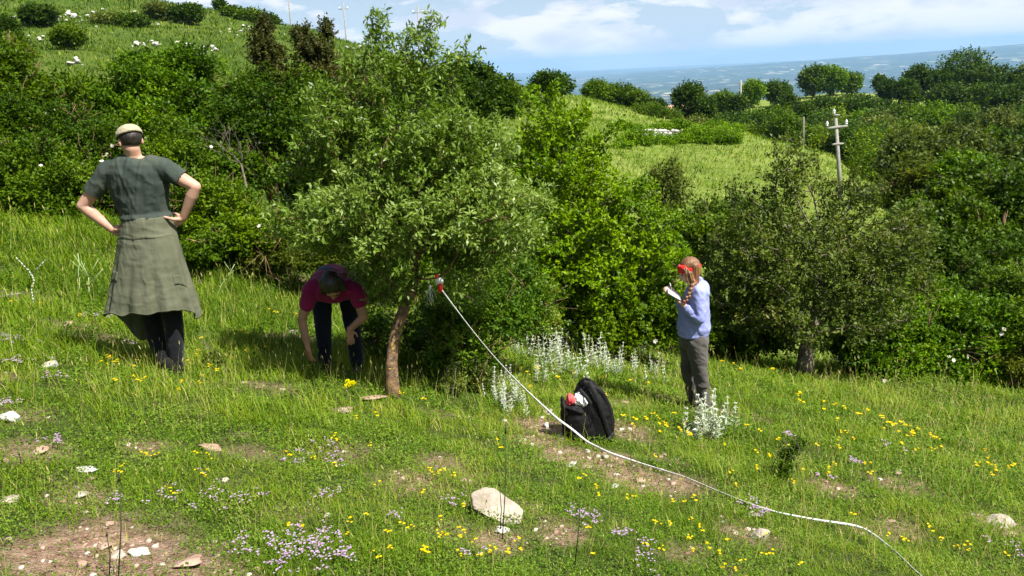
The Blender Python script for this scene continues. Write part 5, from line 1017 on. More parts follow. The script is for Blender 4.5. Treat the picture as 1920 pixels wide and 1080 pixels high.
# resample smooth
seg = np.concatenate([[0], np.cumsum(np.linalg.norm(np.diff(path, axis=0), axis=1))]); u = np.linspace(0, seg[-1], 160); Pth = np.stack([np.interp(u, seg, path[:, i]) for i in range(3)], -1)
for _ in range(3): Pth[1:-1] = .25 * Pth[:-2] + .5 * Pth[1:-1] + .25 * Pth[2:]
ac = Acc(); tw = np.sin(u * 3.0) * .5
T_ = unit(np.gradient(Pth, axis=0)); side = unit(np.cross(T_, [0, 0, 1.])); upv = np.cross(side, T_); w = .0070
wv_ = np.cos(tw)[:, None] * upv + np.sin(tw)[:, None] * side; th = np.cross(T_, wv_) * .0012
V = np.stack([Pth - wv_ * w - th, Pth + wv_ * w - th, Pth + wv_ * w + th, Pth - wv_ * w + th], 1).reshape(-1, 3); F = []
for i in range(len(Pth) - 1):
    for j in range(4): a0_, a1_ = i * 4 + j, i * 4 + (j + 1) % 4; F += [[a0_, a1_, a1_ + 4], [a0_, a1_ + 4, a0_ + 4]]
tape_root = empty('measuring_tape', rA, 'white measuring tape from the pear branch past the backpack with a red and white reel', 'measuring tape')
tk = np.repeat((u * 5.0) % 1.0, 4); ac.add(V - rA, F, tk); m_t, t_ = new_mat('ruled_tape'); a_ = N(t_, 'ShaderNodeAttribute', attribute_name='tint'); g_ = N(t_, 'ShaderNodeTexCoord'); p_ = N(t_, 'ShaderNodeBsdfPrincipled'); rr__ = ramp(t_, [(.47, (.72, .72, .70)), (.5, (.30, .30, .30)), (.55, (.72, .72, .70))], tex_noise(t_, 45, 2)); t_.links.new(rr__.outputs[0], p_.inputs['Base Color']); o_ = N(t_, 'ShaderNodeOutputMaterial'); t_.links.new(p_.outputs[0], o_.inputs[0]); ac.build('ribbon', m_t, tape_root)
rc = pt(824, 532, dT - .30) - rA
ac = Acc(); tube(ac, np.array([rc + [0, -.012, .02], rc + [0.004, .012, .02]]), [.030, .030], 20); ac.V[0] = ac.V[0]; ac.build('reel', M_whiteplast, tape_root, smooth=False)
def slab(name, V2, th, mat, parent, off=(0, 0, 0)):
    V2 = np.array(V2, float); n = len(V2); V = np.concatenate([np.c_[V2[:, 0], np.full(n, -th), V2[:, 1]], np.c_[V2[:, 0], np.full(n, th), V2[:, 1]]]) + off
    F = [[0, i, i + 1] for i in range(1, n - 1)] + [[n, n + i + 1, n + i] for i in range(1, n - 1)]
    for i in range(n): j = (i + 1) % n; F += [[i, n + i, n + j], [i, n + j, j]]
    a = Acc(); a.add(V, F); return a.build(name, mat, parent)
hw_ = 18 / F_PX * dT
slab('red_case', [(-.006, .012), (-.026, .004), (-.032, -.03), (-.024, -.055), (-.010, -.064), (.004, -.05), (.008, -.02), (.004, .008)], .014, M_red, tape_root, rc + [.016, -.006, -.004])
slab('handle', [(-.020, .048), (-.024, .068), (-.012, .084), (.004, .076), (.006, .052), (-.006, .044)], .010, M_red, tape_root, rc + [-.008, 0, -.004])
# loose threads hanging beside the reel
ac = Acc(); rg = np.random.default_rng(2); kb = pt(806, 537, dT - .27)
for k in range(7):
    e = np.array([rg.normal() * .025, rg.normal() * .01, -.09 - .08 * rg.random()]); tube(ac, np.array([[0, 0, 0], e * .5 + [rg.normal() * .012, 0, 0], e]), .0012, 4)
tube(ac, np.array([[0, 0, .012], [0.004, 0, 0], [-.006, 0, -.03]]), [.008, .012, .005], 6)
o = ac.build('hanging_cord', M_tape, None); o.location = tuple(kb); tag(o, 'bunch of loose white cord hanging from the branch left of the reel', 'cord')
# ------------------------------------------------------------------ figures: soft volumes fused into one skin per garment
def sphere_tris(k=2):
    bm = bmesh.new(); bmesh.ops.create_icosphere(bm, subdivisions=k, radius=1.0); V = np.array([v.co[:] for v in bm.verts]); F = np.array([[v.index for v in f.verts] for f in bm.faces]); bm.free(); return V, F
SV, SF = sphere_tris(3)
class Vol(Acc):
    def ball(s, c, r, R=None):
        V = SV * (np.array(r) if not np.isscalar(r) else r); V = V @ np.array(R).T if R is not None else V
        s.add(V + c, SF); return s
    def cap(s, a, b, ra, rb):
        a, b = np.array(a, float), np.array(b, float); n = max(3, int(np.linalg.norm(b - a) / (min(ra, rb) * .5)) + 2)
        n = min(n, 30); f = np.linspace(0, 1, n)[:, None]; tube(s, a * (1 - f) + b * f, np.linspace(ra, rb, n), 16); s.ball(a, ra); s.ball(b, rb); return s
    def chain(s, pts, rads):
        for i in range(len(pts) - 1): s.cap(pts[i], pts[i + 1], rads[i], rads[i + 1])
        return s
    def loft(s, rings, sides=28):
        """rings: (centre, half-width vector, half-depth vector)"""
        a = np.arange(sides) * 2 * math.pi / sides; V, F = [], []
        for c, u, v in rings: V.append(np.array(c)[None] + np.cos(a)[:, None] * np.array(u)[None] + np.sin(a)[:, None] * np.array(v)[None])
        V = np.concatenate(V); n = len(rings)
        for i in range(n - 1):
            for j in range(sides):
                a0, a1 = i * sides + j, i * sides + (j + 1) % sides; F += [[a0, a1, a1 + sides], [a0, a1 + sides, a0 + sides]]
        for i in (0, n - 1):
            V = np.vstack([V, rings[i][0]]); c = len(V) - 1
            for j in range(sides): q = [c, i * sides + (j + 1) % sides, i * sides + j]; F.append(q if i == 0 else q[::-1])
        s.add(V, F); return s
    def skin(s, name, mat, parent, voxel=.006, smooth=5, disp=None, cut=None):
        o = s.build('tmp', mat, None); md = o.modifiers.new('r', 'REMESH'); md.mode = 'VOXEL'; md.voxel_size = voxel; md.use_smooth_shade = True
        if smooth: m2 = o.modifiers.new('s', 'SMOOTH'); m2.iterations = smooth; m2.factor = .5
        dg = bpy.context.evaluated_depsgraph_get(); me = bpy.data.meshes.new_from_object(o.evaluated_get(dg)); me.name = name
        old = o.data; bpy.data.objects.remove(o); bpy.data.meshes.remove(old)
        me.materials.clear(); me.materials.append(mat); n = len(me.vertices)
        if disp:
            P = np.empty(n * 3, np.float32); me.vertices.foreach_get('co', P); P = P.reshape(-1, 3).astype(float); Nn = np.empty(n * 3, np.float32); me.vertices.foreach_get('normal', Nn); Nn = Nn.reshape(-1, 3)
            P = P + Nn * disp(P, Nn)[:, None]; me.vertices.foreach_set('co', P.astype(np.float32).ravel())
        if cut:
            bm = bmesh.new(); bm.from_mesh(me); P = np.array([v.co[:] for v in bm.verts]); k = cut(P)
            bmesh.ops.delete(bm, geom=[v for v, q in zip(bm.verts, k) if q], context='VERTS'); bm.to_mesh(me); bm.free()
        me.polygons.foreach_set('use_smooth', np.ones(len(me.polygons), bool)); me.update()
        o = bpy.data.objects.new(name, me); return link(o, parent)
def J_for(y0, base):
    def J(px, py, yo=0.0):
        v = ray(px, py); return EYE + v * ((y0 + yo) / v[1]) - base
    return J
def hand(V, w, d, nrm, thumb, s=1.0, curl=.5, spread=.12):
    """w wrist, d pointing direction, nrm = back of the hand, thumb = +1/-1 the side across"""
    d = unit(d); nrm = unit(nrm - d * np.dot(nrm, d)); x = np.cross(d, nrm) * thumb
    R = np.stack([x, d, nrm], -1); V.ball(w + d * .045 * s, np.array([.038, .052, .016]) * s, R); V.cap(w - d * .01, w + d * .02 * s, .024 * s, .026 * s)
    for i, (o, L) in enumerate(zip((.030, .010, -.010, -.028), (.070, .080, .074, .058))):
        p = w + (d * .088 + x * o) * s; dd = unit(d + x * o * spread * 30); segs = [.45, .32, .27]; c = 0
        r = .0092 * s
        for k in range(3):
            c += curl * (.5 + .35 * k); v = unit(dd * math.cos(c) - nrm * math.sin(c)); q = p + v * L * segs[k] * s; V.cap(p, q, r, r * .9); p = q; r *= .9
    p = w + (d * .025 + x * .030) * s; v = unit(d * .6 + x * .8 - nrm * .2); q = p + v * .040 * s; V.cap(p, q, .0125 * s, .0105 * s); v2 = unit(d * .9 + x * .35 - nrm * .3 * curl); V.cap(q, q + v2 * .035 * s, .0105 * s, .009 * s)
def rot_from(f, up=(0, 0, 1)):
    """columns: right, forward, up"""
    f = unit(np.array(f, float)); r = unit(np.cross(f, up)); u = np.cross(r, f); return np.stack([r, f, u], -1)
def head(V, c, R, s=1.0):
    """head around centre c; R columns right, forward, up"""
    V.ball(c + R @ np.array([0, -.012, .022]) * s, np.array([.074, .094, .088]) * s, R); V.ball(c + R @ np.array([0, .022, -.03]) * s, np.array([.058, .066, .078]) * s, R)
    V.ball(c + R @ np.array([0, .060, -.082]) * s, np.array([.028, .024, .022]) * s, R)          # chin
    V.chain([c + R @ np.array(q) * s for q in ([0, .080, .012], [0, .100, -.022], [0, .094, -.034])], [.010 * s, .013 * s, .014 * s])  # nose
    V.ball(c + R @ np.array([0, .080, -.060]) * s, np.array([.026, .012, .012]) * s, R)          # lips
    V.ball(c + R @ np.array([0, .076, .022]) * s, np.array([.046, .014, .010]) * s, R)           # brow
    for q in (-1, 1):
        V.ball(c + R @ np.array([q * .078, -.008, -.012]) * s, np.array([.010, .019, .031]) * s, R)
        V.ball(c + R @ np.array([q * .038, .052, -.030]) * s, np.array([.022, .02, .022]) * s, R)
M_skin = surf_mat('skin', [(0.40, 0.21, 0.145), (0.50, 0.28, 0.20), (0.55, 0.33, 0.25)], 14, .55, .12, 90, spec=.35, dist=.003)
M_skin2 = surf_mat('fair_skin', [(0.50, 0.27, 0.20), (0.60, 0.36, 0.28), (0.64, 0.41, 0.33)], 14, .55, .1, 90, spec=.35, dist=.003)
M_skin3 = surf_mat('tan_skin', [(0.26, 0.13, 0.08), (0.33, 0.17, 0.11), (0.37, 0.20, 0.13)], 14, .55, .1, 90, spec=.35, dist=.003)
M_eye = surf_mat('eye', [(0.02, 0.015, 0.01), (0.04, 0.03, 0.02)], 10, .2, 0, spec=.6)
def cloth(name, c, var=.25, rough=.85, bump=.35, weave=420, scale=6):
    lo = tuple(v * (1 - var) for v in c); hi = tuple(min(1, v * (1 + var)) for v in c)
    return surf_mat(name, [lo, c, hi], scale, rough, bump, weave, dist=.0012, sheen=.12, spec=.15)
M_shirt = surf_mat('grey_green_cotton', [(0.030, 0.043, 0.036), (0.048, 0.062, 0.052), (0.072, 0.082, 0.062)], 5, .9, .4, 300, dist=.0015, spec=.12)
M_skirt = surf_mat('olive_canvas', [(0.075, 0.080, 0.050), (0.108, 0.114, 0.074), (0.135, 0.140, 0.095)], 5, .85, .4, 260, dist=.0015, spec=.15)
M_black = cloth('black_trousers', (0.007, 0.008, 0.011)); M_cap = cloth('beige_cap', (0.36, 0.32, 0.215), .12)
M_capd = cloth('dark_visor', (0.03, 0.035, 0.04)); M_boot = cloth('boots', (0.014, 0.012, 0.010))
M_jeans = cloth('navy_trousers', (0.006, 0.008, 0.016)); M_mag = cloth('magenta_cotton', (0.19, 0.008, 0.06), .2)
M_blue = surf_mat('periwinkle_cotton', [(0.21, 0.235, 0.52), (0.26, 0.29, 0.60), (0.31, 0.34, 0.66)], 4, .8, .3, 300, dist=.001, spec=.15)
M_greyp = cloth('grey_trousers', (0.085, 0.078, 0.072)); M_redc = cloth('red_band', (0.75, 0.02, 0.015), .15)
def hair_mat(name, cols):
    m, t = new_mat(name); c = N(t, 'ShaderNodeTexCoord'); mp = N(t, 'ShaderNodeMapping'); mp.inputs['Scale'].default_value = (120, 120, 8); t.links.new(c.outputs['Object'], mp.inputs[0])
    n = tex_noise(t, 1.0, 4, .6, mp.outputs[0]); r = ramp(t, [(.3, cols[0]), (.5, cols[1]), (.7, cols[2])], n); p = N(t, 'ShaderNodeBsdfPrincipled'); t.links.new(r.outputs[0], p.inputs['Base Color']); p.inputs['Roughness'].default_value = .45
    b = N(t, 'ShaderNodeBump'); b.inputs['Strength'].default_value = .8; b.inputs['Distance'].default_value = .006; t.links.new(n, b.inputs['Height']); t.links.new(b.outputs[0], p.inputs['Normal'])
    o = N(t, 'ShaderNodeOutputMaterial'); t.links.new(p.outputs[0], o.inputs[0]); return m
M_hair_d = hair_mat('dark_hair', [(0.008, 0.006, 0.005), (0.018, 0.013, 0.010), (0.035, 0.026, 0.020)]); M_hair_b = hair_mat('light_brown_hair', [(0.055, 0.022, 0.009), (0.15, 0.066, 0.026), (0.36, 0.19, 0.08)])
X3, Y3, Z3 = np.eye(3)

# ================= man seen from behind, hands on his hips
gM = ground_at(322, 702); J = J_for(gM[1] - .02, gM); y0 = gM[1]
man = empty('person', gM, 'man seen from behind, hands on hips, beige cap, jacket tied round his waist', 'person')
px1 = float(np.linalg.norm(J(300, 400) - J(301, 400)))
body = Vol(); nb = J(250, 296); hc = J(244, 264, .01); fwd = unit(np.array([-.62, .72, -.42])); Rm = rot_from(fwd)
head(body, hc, Rm, 1.0); body.chain([nb + [0, .01, -.03], nb + [0, .01, .02], hc + [0.01, -.02, -.05]], [.062, .056, .056]); body.cap(nb + [-.05, .01, -.04], nb + [.06, .01, -.04], .05, .05)
sL, eL, wL = J(203, 322, .02), J(155, 386, .0), J(210, 430, .03); sR, eR, wR = J(307, 316, .02), J(366, 350, .0), J(344, 408, .03)
body.chain([sL, sL * .5 + eL * .5, eL], [.060, .053, .042]); body.chain([eL, eL * .72 + wL * .28 , wL], [.042, .045, .028]); body.ball(eL, .041)
body.chain([sR, sR * .5 + eR * .5, eR], [.060, .053, .042]); body.chain([eR, eR * .72 + wR * .28, wR], [.042, .045, .028]); body.ball(eR, .041)
hand(body, wL, J(236, 440, .05) - wL, np.array([-.35, -.75, .3]), -1, 1.02, .35); hand(body, wR, J(318, 424, .06) - wR, np.array([.45, -.75, .35]), 1, 1.02, .35)
th = J(309, 407, -.03); body.chain([wR + [-.012, -.01, -.01], J(324, 411, -.01), th], [.017, .0135, .010]); th = J(236, 424, -.02); body.chain([wL + [.01, -.005, .0], J(226, 431, 0), th], [.017, .0135, .010])
body.loft([(J(256, 320, .02), X3 * .13, Y3 * .08), (J(272, 400, .04), X3 * .12, Y3 * .08), (J(277, 470, .03), X3 * .15, Y3 * .10)])
body.skin('body', M_skin, man, .0055, 4)
def ridges(P, sc, seed, sharp=2.0):
    n = fbm(P * sc, seed, 3); return 1 - np.clip(np.abs(n - .5) * sharp * 3, 0, 1)
sh = Vol(); rg_ = []
for (x, y, hw, hd, yo) in [(250, 294, 17, .055, .01), (251, 299, 34, .075, .01), (253, 308, 52, .10, .015), (256, 322, 58, .118, .02), (260, 345, 57, .125, .03), (266, 372, 51, .122, .035), (272, 396, 46, .118, .04), (276, 409, 46, .125, .04), (276, 417, 47, .128, .04), (277, 421, 43, .118, .04)]:
    rg_.append((J(x, y, yo), X3 * hw * px1 + Z3 * (-.010 if y < 330 else .006), Y3 * hd))
sh.loft(rg_); mL = sL * .42 + eL * .58; mR = sR * .46 + eR * .54
sh.chain([J(222, 316, .02), sL, mL * .92 + eL * .08], [.072, .078, .068]); sh.chain([J(286, 310, .02), sR, mR], [.072, .078, .066])
dL = unit(eL - sL); dR = unit(eR - sR)
def d_shirt(P, Nn):
    mid = 1 - np.clip(np.abs(P[:, 0] - J(262, 350)[0]) / .30, 0, 1); zt = (P[:, 2] - J(260, 412)[2])
    f = ridges(np.stack([P[:, 0] * 10 + P[:, 2] * 2.2 * np.sign(P[:, 0] - J(262, 0)[0]), P[:, 1] * 1.5, P[:, 2] * 1.4], -1), 1.0, 5, 1.6)
    cx0 = J(258, 350)[0]; v = np.exp(-((np.abs(P[:, 0] - cx0) - .30 * np.clip((J(258, 405)[2] - P[:, 2]), -.5, .5) * 0 - .06 * (P[:, 2] - J(258, 390)[2]) / .25) / .012) ** 2)
    arm = np.clip((np.abs(P[:, 0] - cx0) - .2) / .05, 0, 1)
    return .010 * f * (1 - .5 * arm) + .006 * v * (1 - arm) + .007 * ridges(P, 9.0, 9, 1.6) - .006 + .008 * (fbm(P * 14, 4) - .5) + np.clip(.03 - np.abs(zt - .02), 0, .03) * .35
cutL, cutR = mL + dL * .015, mR + dR * .015
def cutf(P): return (((P - cutL) @ dL > 0) & (np.linalg.norm(P - cutL, axis=1) < .13)) | (((P - cutR) @ dR > 0) & (np.linalg.norm(P - cutR, axis=1) < .13))
shirt = sh.skin('shirt', M_shirt, man, .008, 5, d_shirt, cutf)
# jacket tied round the waist: an open flaring sheet with folds
nA, nZ = 260, 90; th_ = np.linspace(0, 2 * math.pi, nA, endpoint=False); prof = [(404, 277, 44, .125), (414, 277, 47, .135), (426, 277, 50, .145), (450, 279, 55, .165), (490, 281, 64, .19), (530, 284, 75, .215), (560, 286, 83, .235), (585, 287, 90, .25), (640, 290, 100, .27)]
pr = np.array(prof, float); V = []
for i in range(nZ):
    f = i / (nZ - 1)
    ang = th_; back = np.clip(-np.sin(ang), 0, 1)                 # sin<0: towards the camera
    side_r = np.exp(-((np.arctan2(np.sin(ang + .12), np.cos(ang + .12))) / .26) ** 2); side_l = np.exp(-((np.abs(np.arctan2(np.sin(ang - math.pi - .15), np.cos(ang - math.pi - .15)))) / .25) ** 2); front = np.clip(np.sin(ang), 0, 1)
    fl = np.exp(-((np.arctan2(np.sin(ang - 2.0), np.cos(ang - 2.0))) / .55) ** 2)
    bot = 574 + 26 * side_r + 14 * side_l + 22 * front + 62 * fl + 2.0 * np.sin(ang * 9 + 1)
    py = 404 + (bot - 404) * f; cxx = np.interp(py, pr[:, 0], pr[:, 1]); hw = np.interp(py, pr[:, 0], pr[:, 2]); hd = np.interp(py, pr[:, 0], pr[:, 3])
    g = np.clip((py - 425) / 150, 0, 1.2); fold = 1 + .045 * g * np.sin(ang * 11 + 1.3 * np.sin(ang * 2)) + .025 * g * np.sin(ang * 19 + 2) + .02 * (1 - g) * np.sin(ang * 7 + f * 9)
    flat = 1 - .06 * back ** 4 * g
    c = J(float(cxx.mean()), 500, .04); row_ = np.stack([np.array([J(a, b, .04)[0] for a, b in zip(cxx, py)]) + np.cos(ang) * hw * px1 * fold, c[1] + np.sin(ang) * hd * fold * flat, np.array([J(277, b, .04)[2] for b in py])], -1)
    V.append(row_)
V = np.array(V); V[..., 2] += .004 * np.sin(V[..., 0] * 40); nse = fbm(V * [6, 6, 3], 21, 2) - .5; V[..., 1] -= nse * .022
wr = ridges(np.stack([V[..., 0] * 3 + V[..., 2] * 1.5, V[..., 1] * 3, V[..., 2] * 11], -1), 1.0, 33, 2.4); wr2 = ridges(V * [14, 6, 5], 1.0, 37, 2.4); V[..., 1] -= wr * .004 + wr2 * .0035
# waist band and hem are thicker
for s_ in (18, 19): V[s_, :, 1] -= .006 * np.sign(.1 - np.sin(th_)) * (1 if s_ == 18 else -.4)
V = V.reshape(-1, 3); F = []
for i in range(nZ - 1):
    for j in range(nA): a0_, a1_ = i * nA + j, i * nA + (j + 1) % nA; F += [[a0_, a0_ + nA, a1_ + nA], [a0_, a1_ + nA, a1_]]
ac = Acc(); ac.add(V, F); sk_ = ac.build('jacket_skirt', M_skirt, man, smooth=True); md = sk_.modifiers.new('t', 'SOLIDIFY'); md.thickness = .005; md.offset = 0
hem = Acc(); hv = V.reshape(nZ, nA, 3); tube(hem, np.vstack([hv[-2], hv[-2][:1]]) , .0045, 5); hem.build('hem', M_skirt, sk_, smooth=True)
bt = Acc(); q = hv[19]; tube(bt, np.vstack([q, q[:1]]) + [0, 0, 0], .0022, 5); bt.build('seam', M_skirt, sk_, smooth=True)
# side pocket flaps and knotted sleeves in front
pk = Acc()
for aa, ii in ((5.62, 56), (3.62, 50)):
    j = int(aa / 6.283 * nA) % nA; P4 = np.array([hv[ii, j], hv[ii, (j + 13) % nA], hv[ii + 7, (j + 13) % nA], hv[ii + 7, j]]); n_ = unit(np.cross(P4[1] - P4[0], P4[3] - P4[0])); n_ = n_ if n_[1] < 0 else -n_
    P4 = np.array([hv[ii + int(9 * b), (j + int(18 * a)) % nA] + n_ * .005 for b in np.linspace(0, 1, 8) for a in np.linspace(0, 1, 8)])
    F4 = []
    for r_ in range(7):
        for c_ in range(7): k_ = r_ * 8 + c_; F4 += [[k_, k_ + 1, k_ + 9], [k_, k_ + 9, k_ + 8]]
    pk = Acc(); pk.add(P4, F4); po = pk.build('pocket_flap', M_skirt, sk_, smooth=True); md = po.modifiers.new('t', 'SOLIDIFY'); md.thickness = .002
legs = Vol(); hipL, hipR = J(262, 470, .05), J(298, 470, .05)
kL, aL = J(292, 628, .10), J(322, 698, .02); kR, aR = J(326, 604, .03), J(332, 700, .05)
legs.chain([hipL, kL], [.10, .066]); legs.chain([kL, kL * .6 + aL * .4 + [0, -.01, 0], aL], [.066, .064, .045]); legs.chain([hipR, kR], [.10, .066]); legs.chain([kR, kR * .6 + aR * .4, aR], [.066, .062, .046]); legs.ball(J(280, 462, .06), (.17, .12, .12))
legs.skin('trousers', M_black, man, .009, 4, lambda P, Nn: .008 * ridges(P, 8, 3, 1.5))
for a in (aL, aR):
    b = Vol(); a2 = np.array([a[0], a[1], float(H(a[0] + gM[0], a[1] + gM[1])) - gM[2]]); b.cap(a2 + [0, -.02, .10], a2 + [0, -.02, .04], .05, .05); b.cap(a2 + [0, -.03, .035], a2 + [-.05, .15, .03], .045, .042); b.skin('boot', M_boot, man, .009, 3)
# hair at the nape and cap
hr = Vol(); hr.ball(hc + Rm @ np.array([0, -.026, .014]), (.077, .084, .080), Rm); hr.ball(hc + Rm @ np.array([0, -.056, -.018]), (.056, .040, .042), Rm)
hr.skin('hair', M_hair_d, man, .006, 2, lambda P, Nn: .004 * (fbm(P * [90, 90, 20], 3) - .5))
cpd = Rm @ rot_from((0, 1, .05)); cp = Vol(); cc = hc + Rm @ np.array([0, -.014, .034])
cp.ball(cc, (.092, .112, .078), Rm)
opc = hc + Rm @ np.array([0.012, -.118, .040]); opc = np.array([hc[0] + .035, hc[1] - .11, hc[2] + .035])
def cutcap(P):
    L = (P - cc) @ Rm; low = L[:, 2] < -.006 - .10 * np.clip(-L[:, 1], -.1, 0) ; hole = (np.hypot((P[:, 0] - opc[0]) / .034, (P[:, 2] - opc[2]) / .016) < 1) & (P[:, 1] < opc[1] + .06) & (P[:, 2] > opc[2] - .006); return low | hole
cap = cp.skin('cap', M_cap, man, .005, 2, lambda P, Nn: .004 * (fbm(P * 22, 8) - .5) + .003 * ridges(P, 26, 12, 1.3), cutcap); md = cap.modifiers.new('t', 'SOLIDIFY'); md.thickness = .003
vz = Vol()
for k in range(9): a = -.95 + 1.9 * k / 8; vz.cap(cc + Rm @ np.array([math.sin(a) * .078, .05 + math.cos(a) * .045, -.004]), cc + Rm @ np.array([math.sin(a) * .066, .095 + math.cos(a) * .065, -.028]), .006, .005)
vz.skin('visor', M_capd, cap, .005, 2)
cb_ = Acc(); ang = np.linspace(0, 2 * math.pi, 40); tube(cb_, np.array([cc + Rm @ np.array([math.cos(a) * .088, math.sin(a) * .106, -.002 + .002 * math.sin(a)]) for a in ang]), .004, 5); cb_.build('cap_band', M_cap, cap, smooth=True)

# ================= woman bending forward under the pear
gB = ground_at(618, 700); J = J_for(gB[1], gB); px2 = float(np.linalg.norm(J(600, 600) - J(601, 600)))
wb = empty('person', gB, 'woman in a magenta shirt bending forward with hanging arms beside the pear trunk', 'person')
fz = unit(np.array([.08, -.45, -.85])); Rb = rot_from(fz, (0, -.9, .4)); hb_ = J(622, 536, -.46)
body = Vol(); head(body, hb_, Rb, .98); body.chain([J(622, 530, -.28), hb_ + [0, .03, .04]], [.055, .052])
a1 = [J(582, 548, -.30), J(566, 600, -.30), J(577, 652, -.34)]; a2 = [J(670, 550, -.30), J(681, 596, -.32), J(655, 618, -.34)]
for a in (a1, a2): body.chain([a[0], a[0] * .5 + a[1] * .5, a[1]], [.052, .046, .036]); body.chain([a[1], a[1] * .7 + a[2] * .3, a[2]], [.036, .036, .024])
hand(body, a1[2], np.array([.12, -.05, -1]), np.array([-.5, -.8, 0]), 1, .92, .45); hand(body, a2[2], np.array([.05, -.15, -1]), np.array([.5, -.8, 0]), -1, .92, .5)
body.loft([(J(622, 545, -.30), X3 * .12, np.array([0, .03, .08])), (J(622, 530, 0), X3 * .11, np.array([0, .03, .08]))]); body.skin('body', M_skin3, wb, .006, 4)
tp = Vol(); up_ = np.array([0, .35, .94])
tp.loft([(J(622, 552, -.36), X3 * .12, np.array([0, -.03, .075])), (J(622, 545, -.30), X3 * .185, np.array([0, .02, .10])), (J(622, 532, -.15), X3 * .18, np.array([0, .03, .115])), (J(622, 522, .0), X3 * .16, np.array([0, .04, .11])), (J(624, 522, .12), X3 * .165, np.array([0, .05, .11]))])
tp.chain([J(590, 540, -.28), a1[0], a1[0] * .55 + a1[1] * .45], [.075, .070, .056]); tp.chain([J(655, 540, -.28), a2[0], a2[0] * .62 + a2[1] * .38], [.075, .070, .058])
tp.skin('shirt', M_mag, wb, .009, 5, lambda P, Nn: .010 * ridges(P, 7, 6, 1.5) + .008 * (fbm(P * 12, 3) - .5))
cl = Vol(); cl.chain([J(598, 505, -.15), J(608, 502, -.17), J(622, 503, -.18)], [.012, .016, .012]); cl.skin('collar', cloth('blue_collar', (.10, .16, .26)), wb, .006, 2)
lg = Vol(); h1, h2 = J(602, 530, .16), J(650, 530, .16); k1, k2 = J(606, 618, .0), J(662, 620, .12); n1_, n2_ = J(611, 700, .0), J(670, 694, .12)
n2_[2] = max(n2_[2], float(H(n2_[0] + gB[0], n2_[1] + gB[1])) - gB[2]); lg.chain([h1, k1], [.10, .066]); lg.chain([k1, n1_], [.066, .050]); lg.chain([h2, k2], [.10, .066]); lg.chain([k2, n2_], [.066, .050]); lg.ball(J(626, 524, .17), (.17, .13, .12))
lg.skin('trousers', M_jeans, wb, .010, 4, lambda P, Nn: .007 * ridges(P, 9, 6, 1.5))
for a in (n1_, n2_): b = Vol(); b.cap(a + [0, .02, .03], a + [0.01, -.13, .02], .042, .038); b.skin('shoe', M_boot, wb, .01, 3)
hr = Vol(); hr.ball(hb_ + Rb @ np.array([0, -.020, .018]), (.086, .100, .100), Rb); hr.chain([hb_ + Rb @ np.array([.05, -.03, .04]), hb_ + Rb @ np.array([.085, .03, -.05])], [.045, .022]); hr.chain([hb_ + Rb @ np.array([-.05, -.03, .04]), hb_ + Rb @ np.array([-.088, .03, -.04])], [.045, .024])
hr.ball(hb_ + Rb @ np.array([0, -.075, .03]), (.07, .05, .06), Rb)
hr.skin('hair', M_hair_d, wb, .006, 3, lambda P, Nn: .005 * (fbm(P * [70, 70, 14], 3) - .5))
for q in (-1, 1): e = Vol(); e.ball(hb_ + Rb @ np.array([q * .032, .080, 0]), (.010, .006, .006), Rb); e.skin('eye', M_eye, wb, .003, 0)

# ================= woman writing in a notebook
gW = ground_at(1316, 770); J = J_for(gW[1], gW); px3 = float(np.linalg.norm(J(1300, 600) - J(1301, 600)))
ww = empty('person', gW, 'woman in a periwinkle shirt with red headband and braid writing in a notebook', 'person')
hw3 = J(1291, 507, 0); Rw = rot_from((-.90, -.10, -.42)); body = Vol(); head(body, hw3, Rw, .98); body.chain([J(1309, 535), J(1302, 524), hw3 + [.02, 0, -.02]], [.055, .050, .052])
sN = J(1308, 549, -.13); eN = J(1308, 595, -.18); wN = J(1284, 574, -.14); sF = J(1306, 548, .14); eF = J(1290, 590, .12); wF = J(1267, 551, .0)
body.chain([sN, eN], [.050, .040]); body.chain([eN, wN], [.040, .026]); body.chain([sF, eF], [.05, .04]); body.chain([eF, wF], [.04, .026])
hand(body, wN, J(1266, 561, -.05) - wN, np.array([.0, -.6, -.75]), -1, .92, .55); hand(body, wF, J(1257, 545, -.02) - wF, np.array([.1, -.5, .8]), 1, .92, .8)
body.loft([(J(1308, 540), X3 * .08, Y3 * .12), (J(1303, 620), X3 * .09, Y3 * .13)]); body.skin('body', M_skin2, ww, .005, 4)
sh = Vol(); rr_ = []
for (x, y, hw, hd) in [(1308, 527, 8, .055), (1310, 532, 14, .09), (1309, 540, 19, .135), (1305, 556, 22, .145), (1302, 576, 26, .15), (1301, 598, 29, .155), (1301, 614, 30, .16), (1300, 622, 28, .15), (1300, 628, 24, .13)]: rr_.append((J(x, y), X3 * hw * px3 + Z3 * .01, Y3 * hd))
sh.loft(rr_); sh.chain([J(1312, 545, -.10), sN, sN * .5 + eN * .5, eN + [0.01, 0, 0], eN * .55 + wN * .45], [.066, .068, .068, .064, .048]); sh.chain([sF, eF, eF * .5 + wF * .5], [.075, .07, .05])
sh.chain([J(1300, 529, -.05), J(1308, 522, -.05), J(1314, 524, 0), J(1310, 523, .05)], [.014, .016, .018, .014])
def d_w(P, Nn): return .014 * ridges(np.stack([P[:, 0] * 6 + P[:, 2] * 3, P[:, 1] * 5, P[:, 2] * 3], -1), 1.0, 9, 1.5) + .010 * ridges(P, 7, 4, 1.4) - .010 + np.clip(.02 - np.abs(P[:, 2] - J(1300, 624)[2]), 0, .02) * .5
sh.skin('shirt', M_blue, ww, .008, 4, d_w)
cu = Vol(); d_ = unit(wN - eN); c0 = eN * .50 + wN * .50; cu.cap(c0, c0 + d_ * .035, .052, .046); cu.skin('cuff', M_blue, ww, .007, 3, lambda P, Nn: .004 * ridges(P, 20, 4, 1.4))
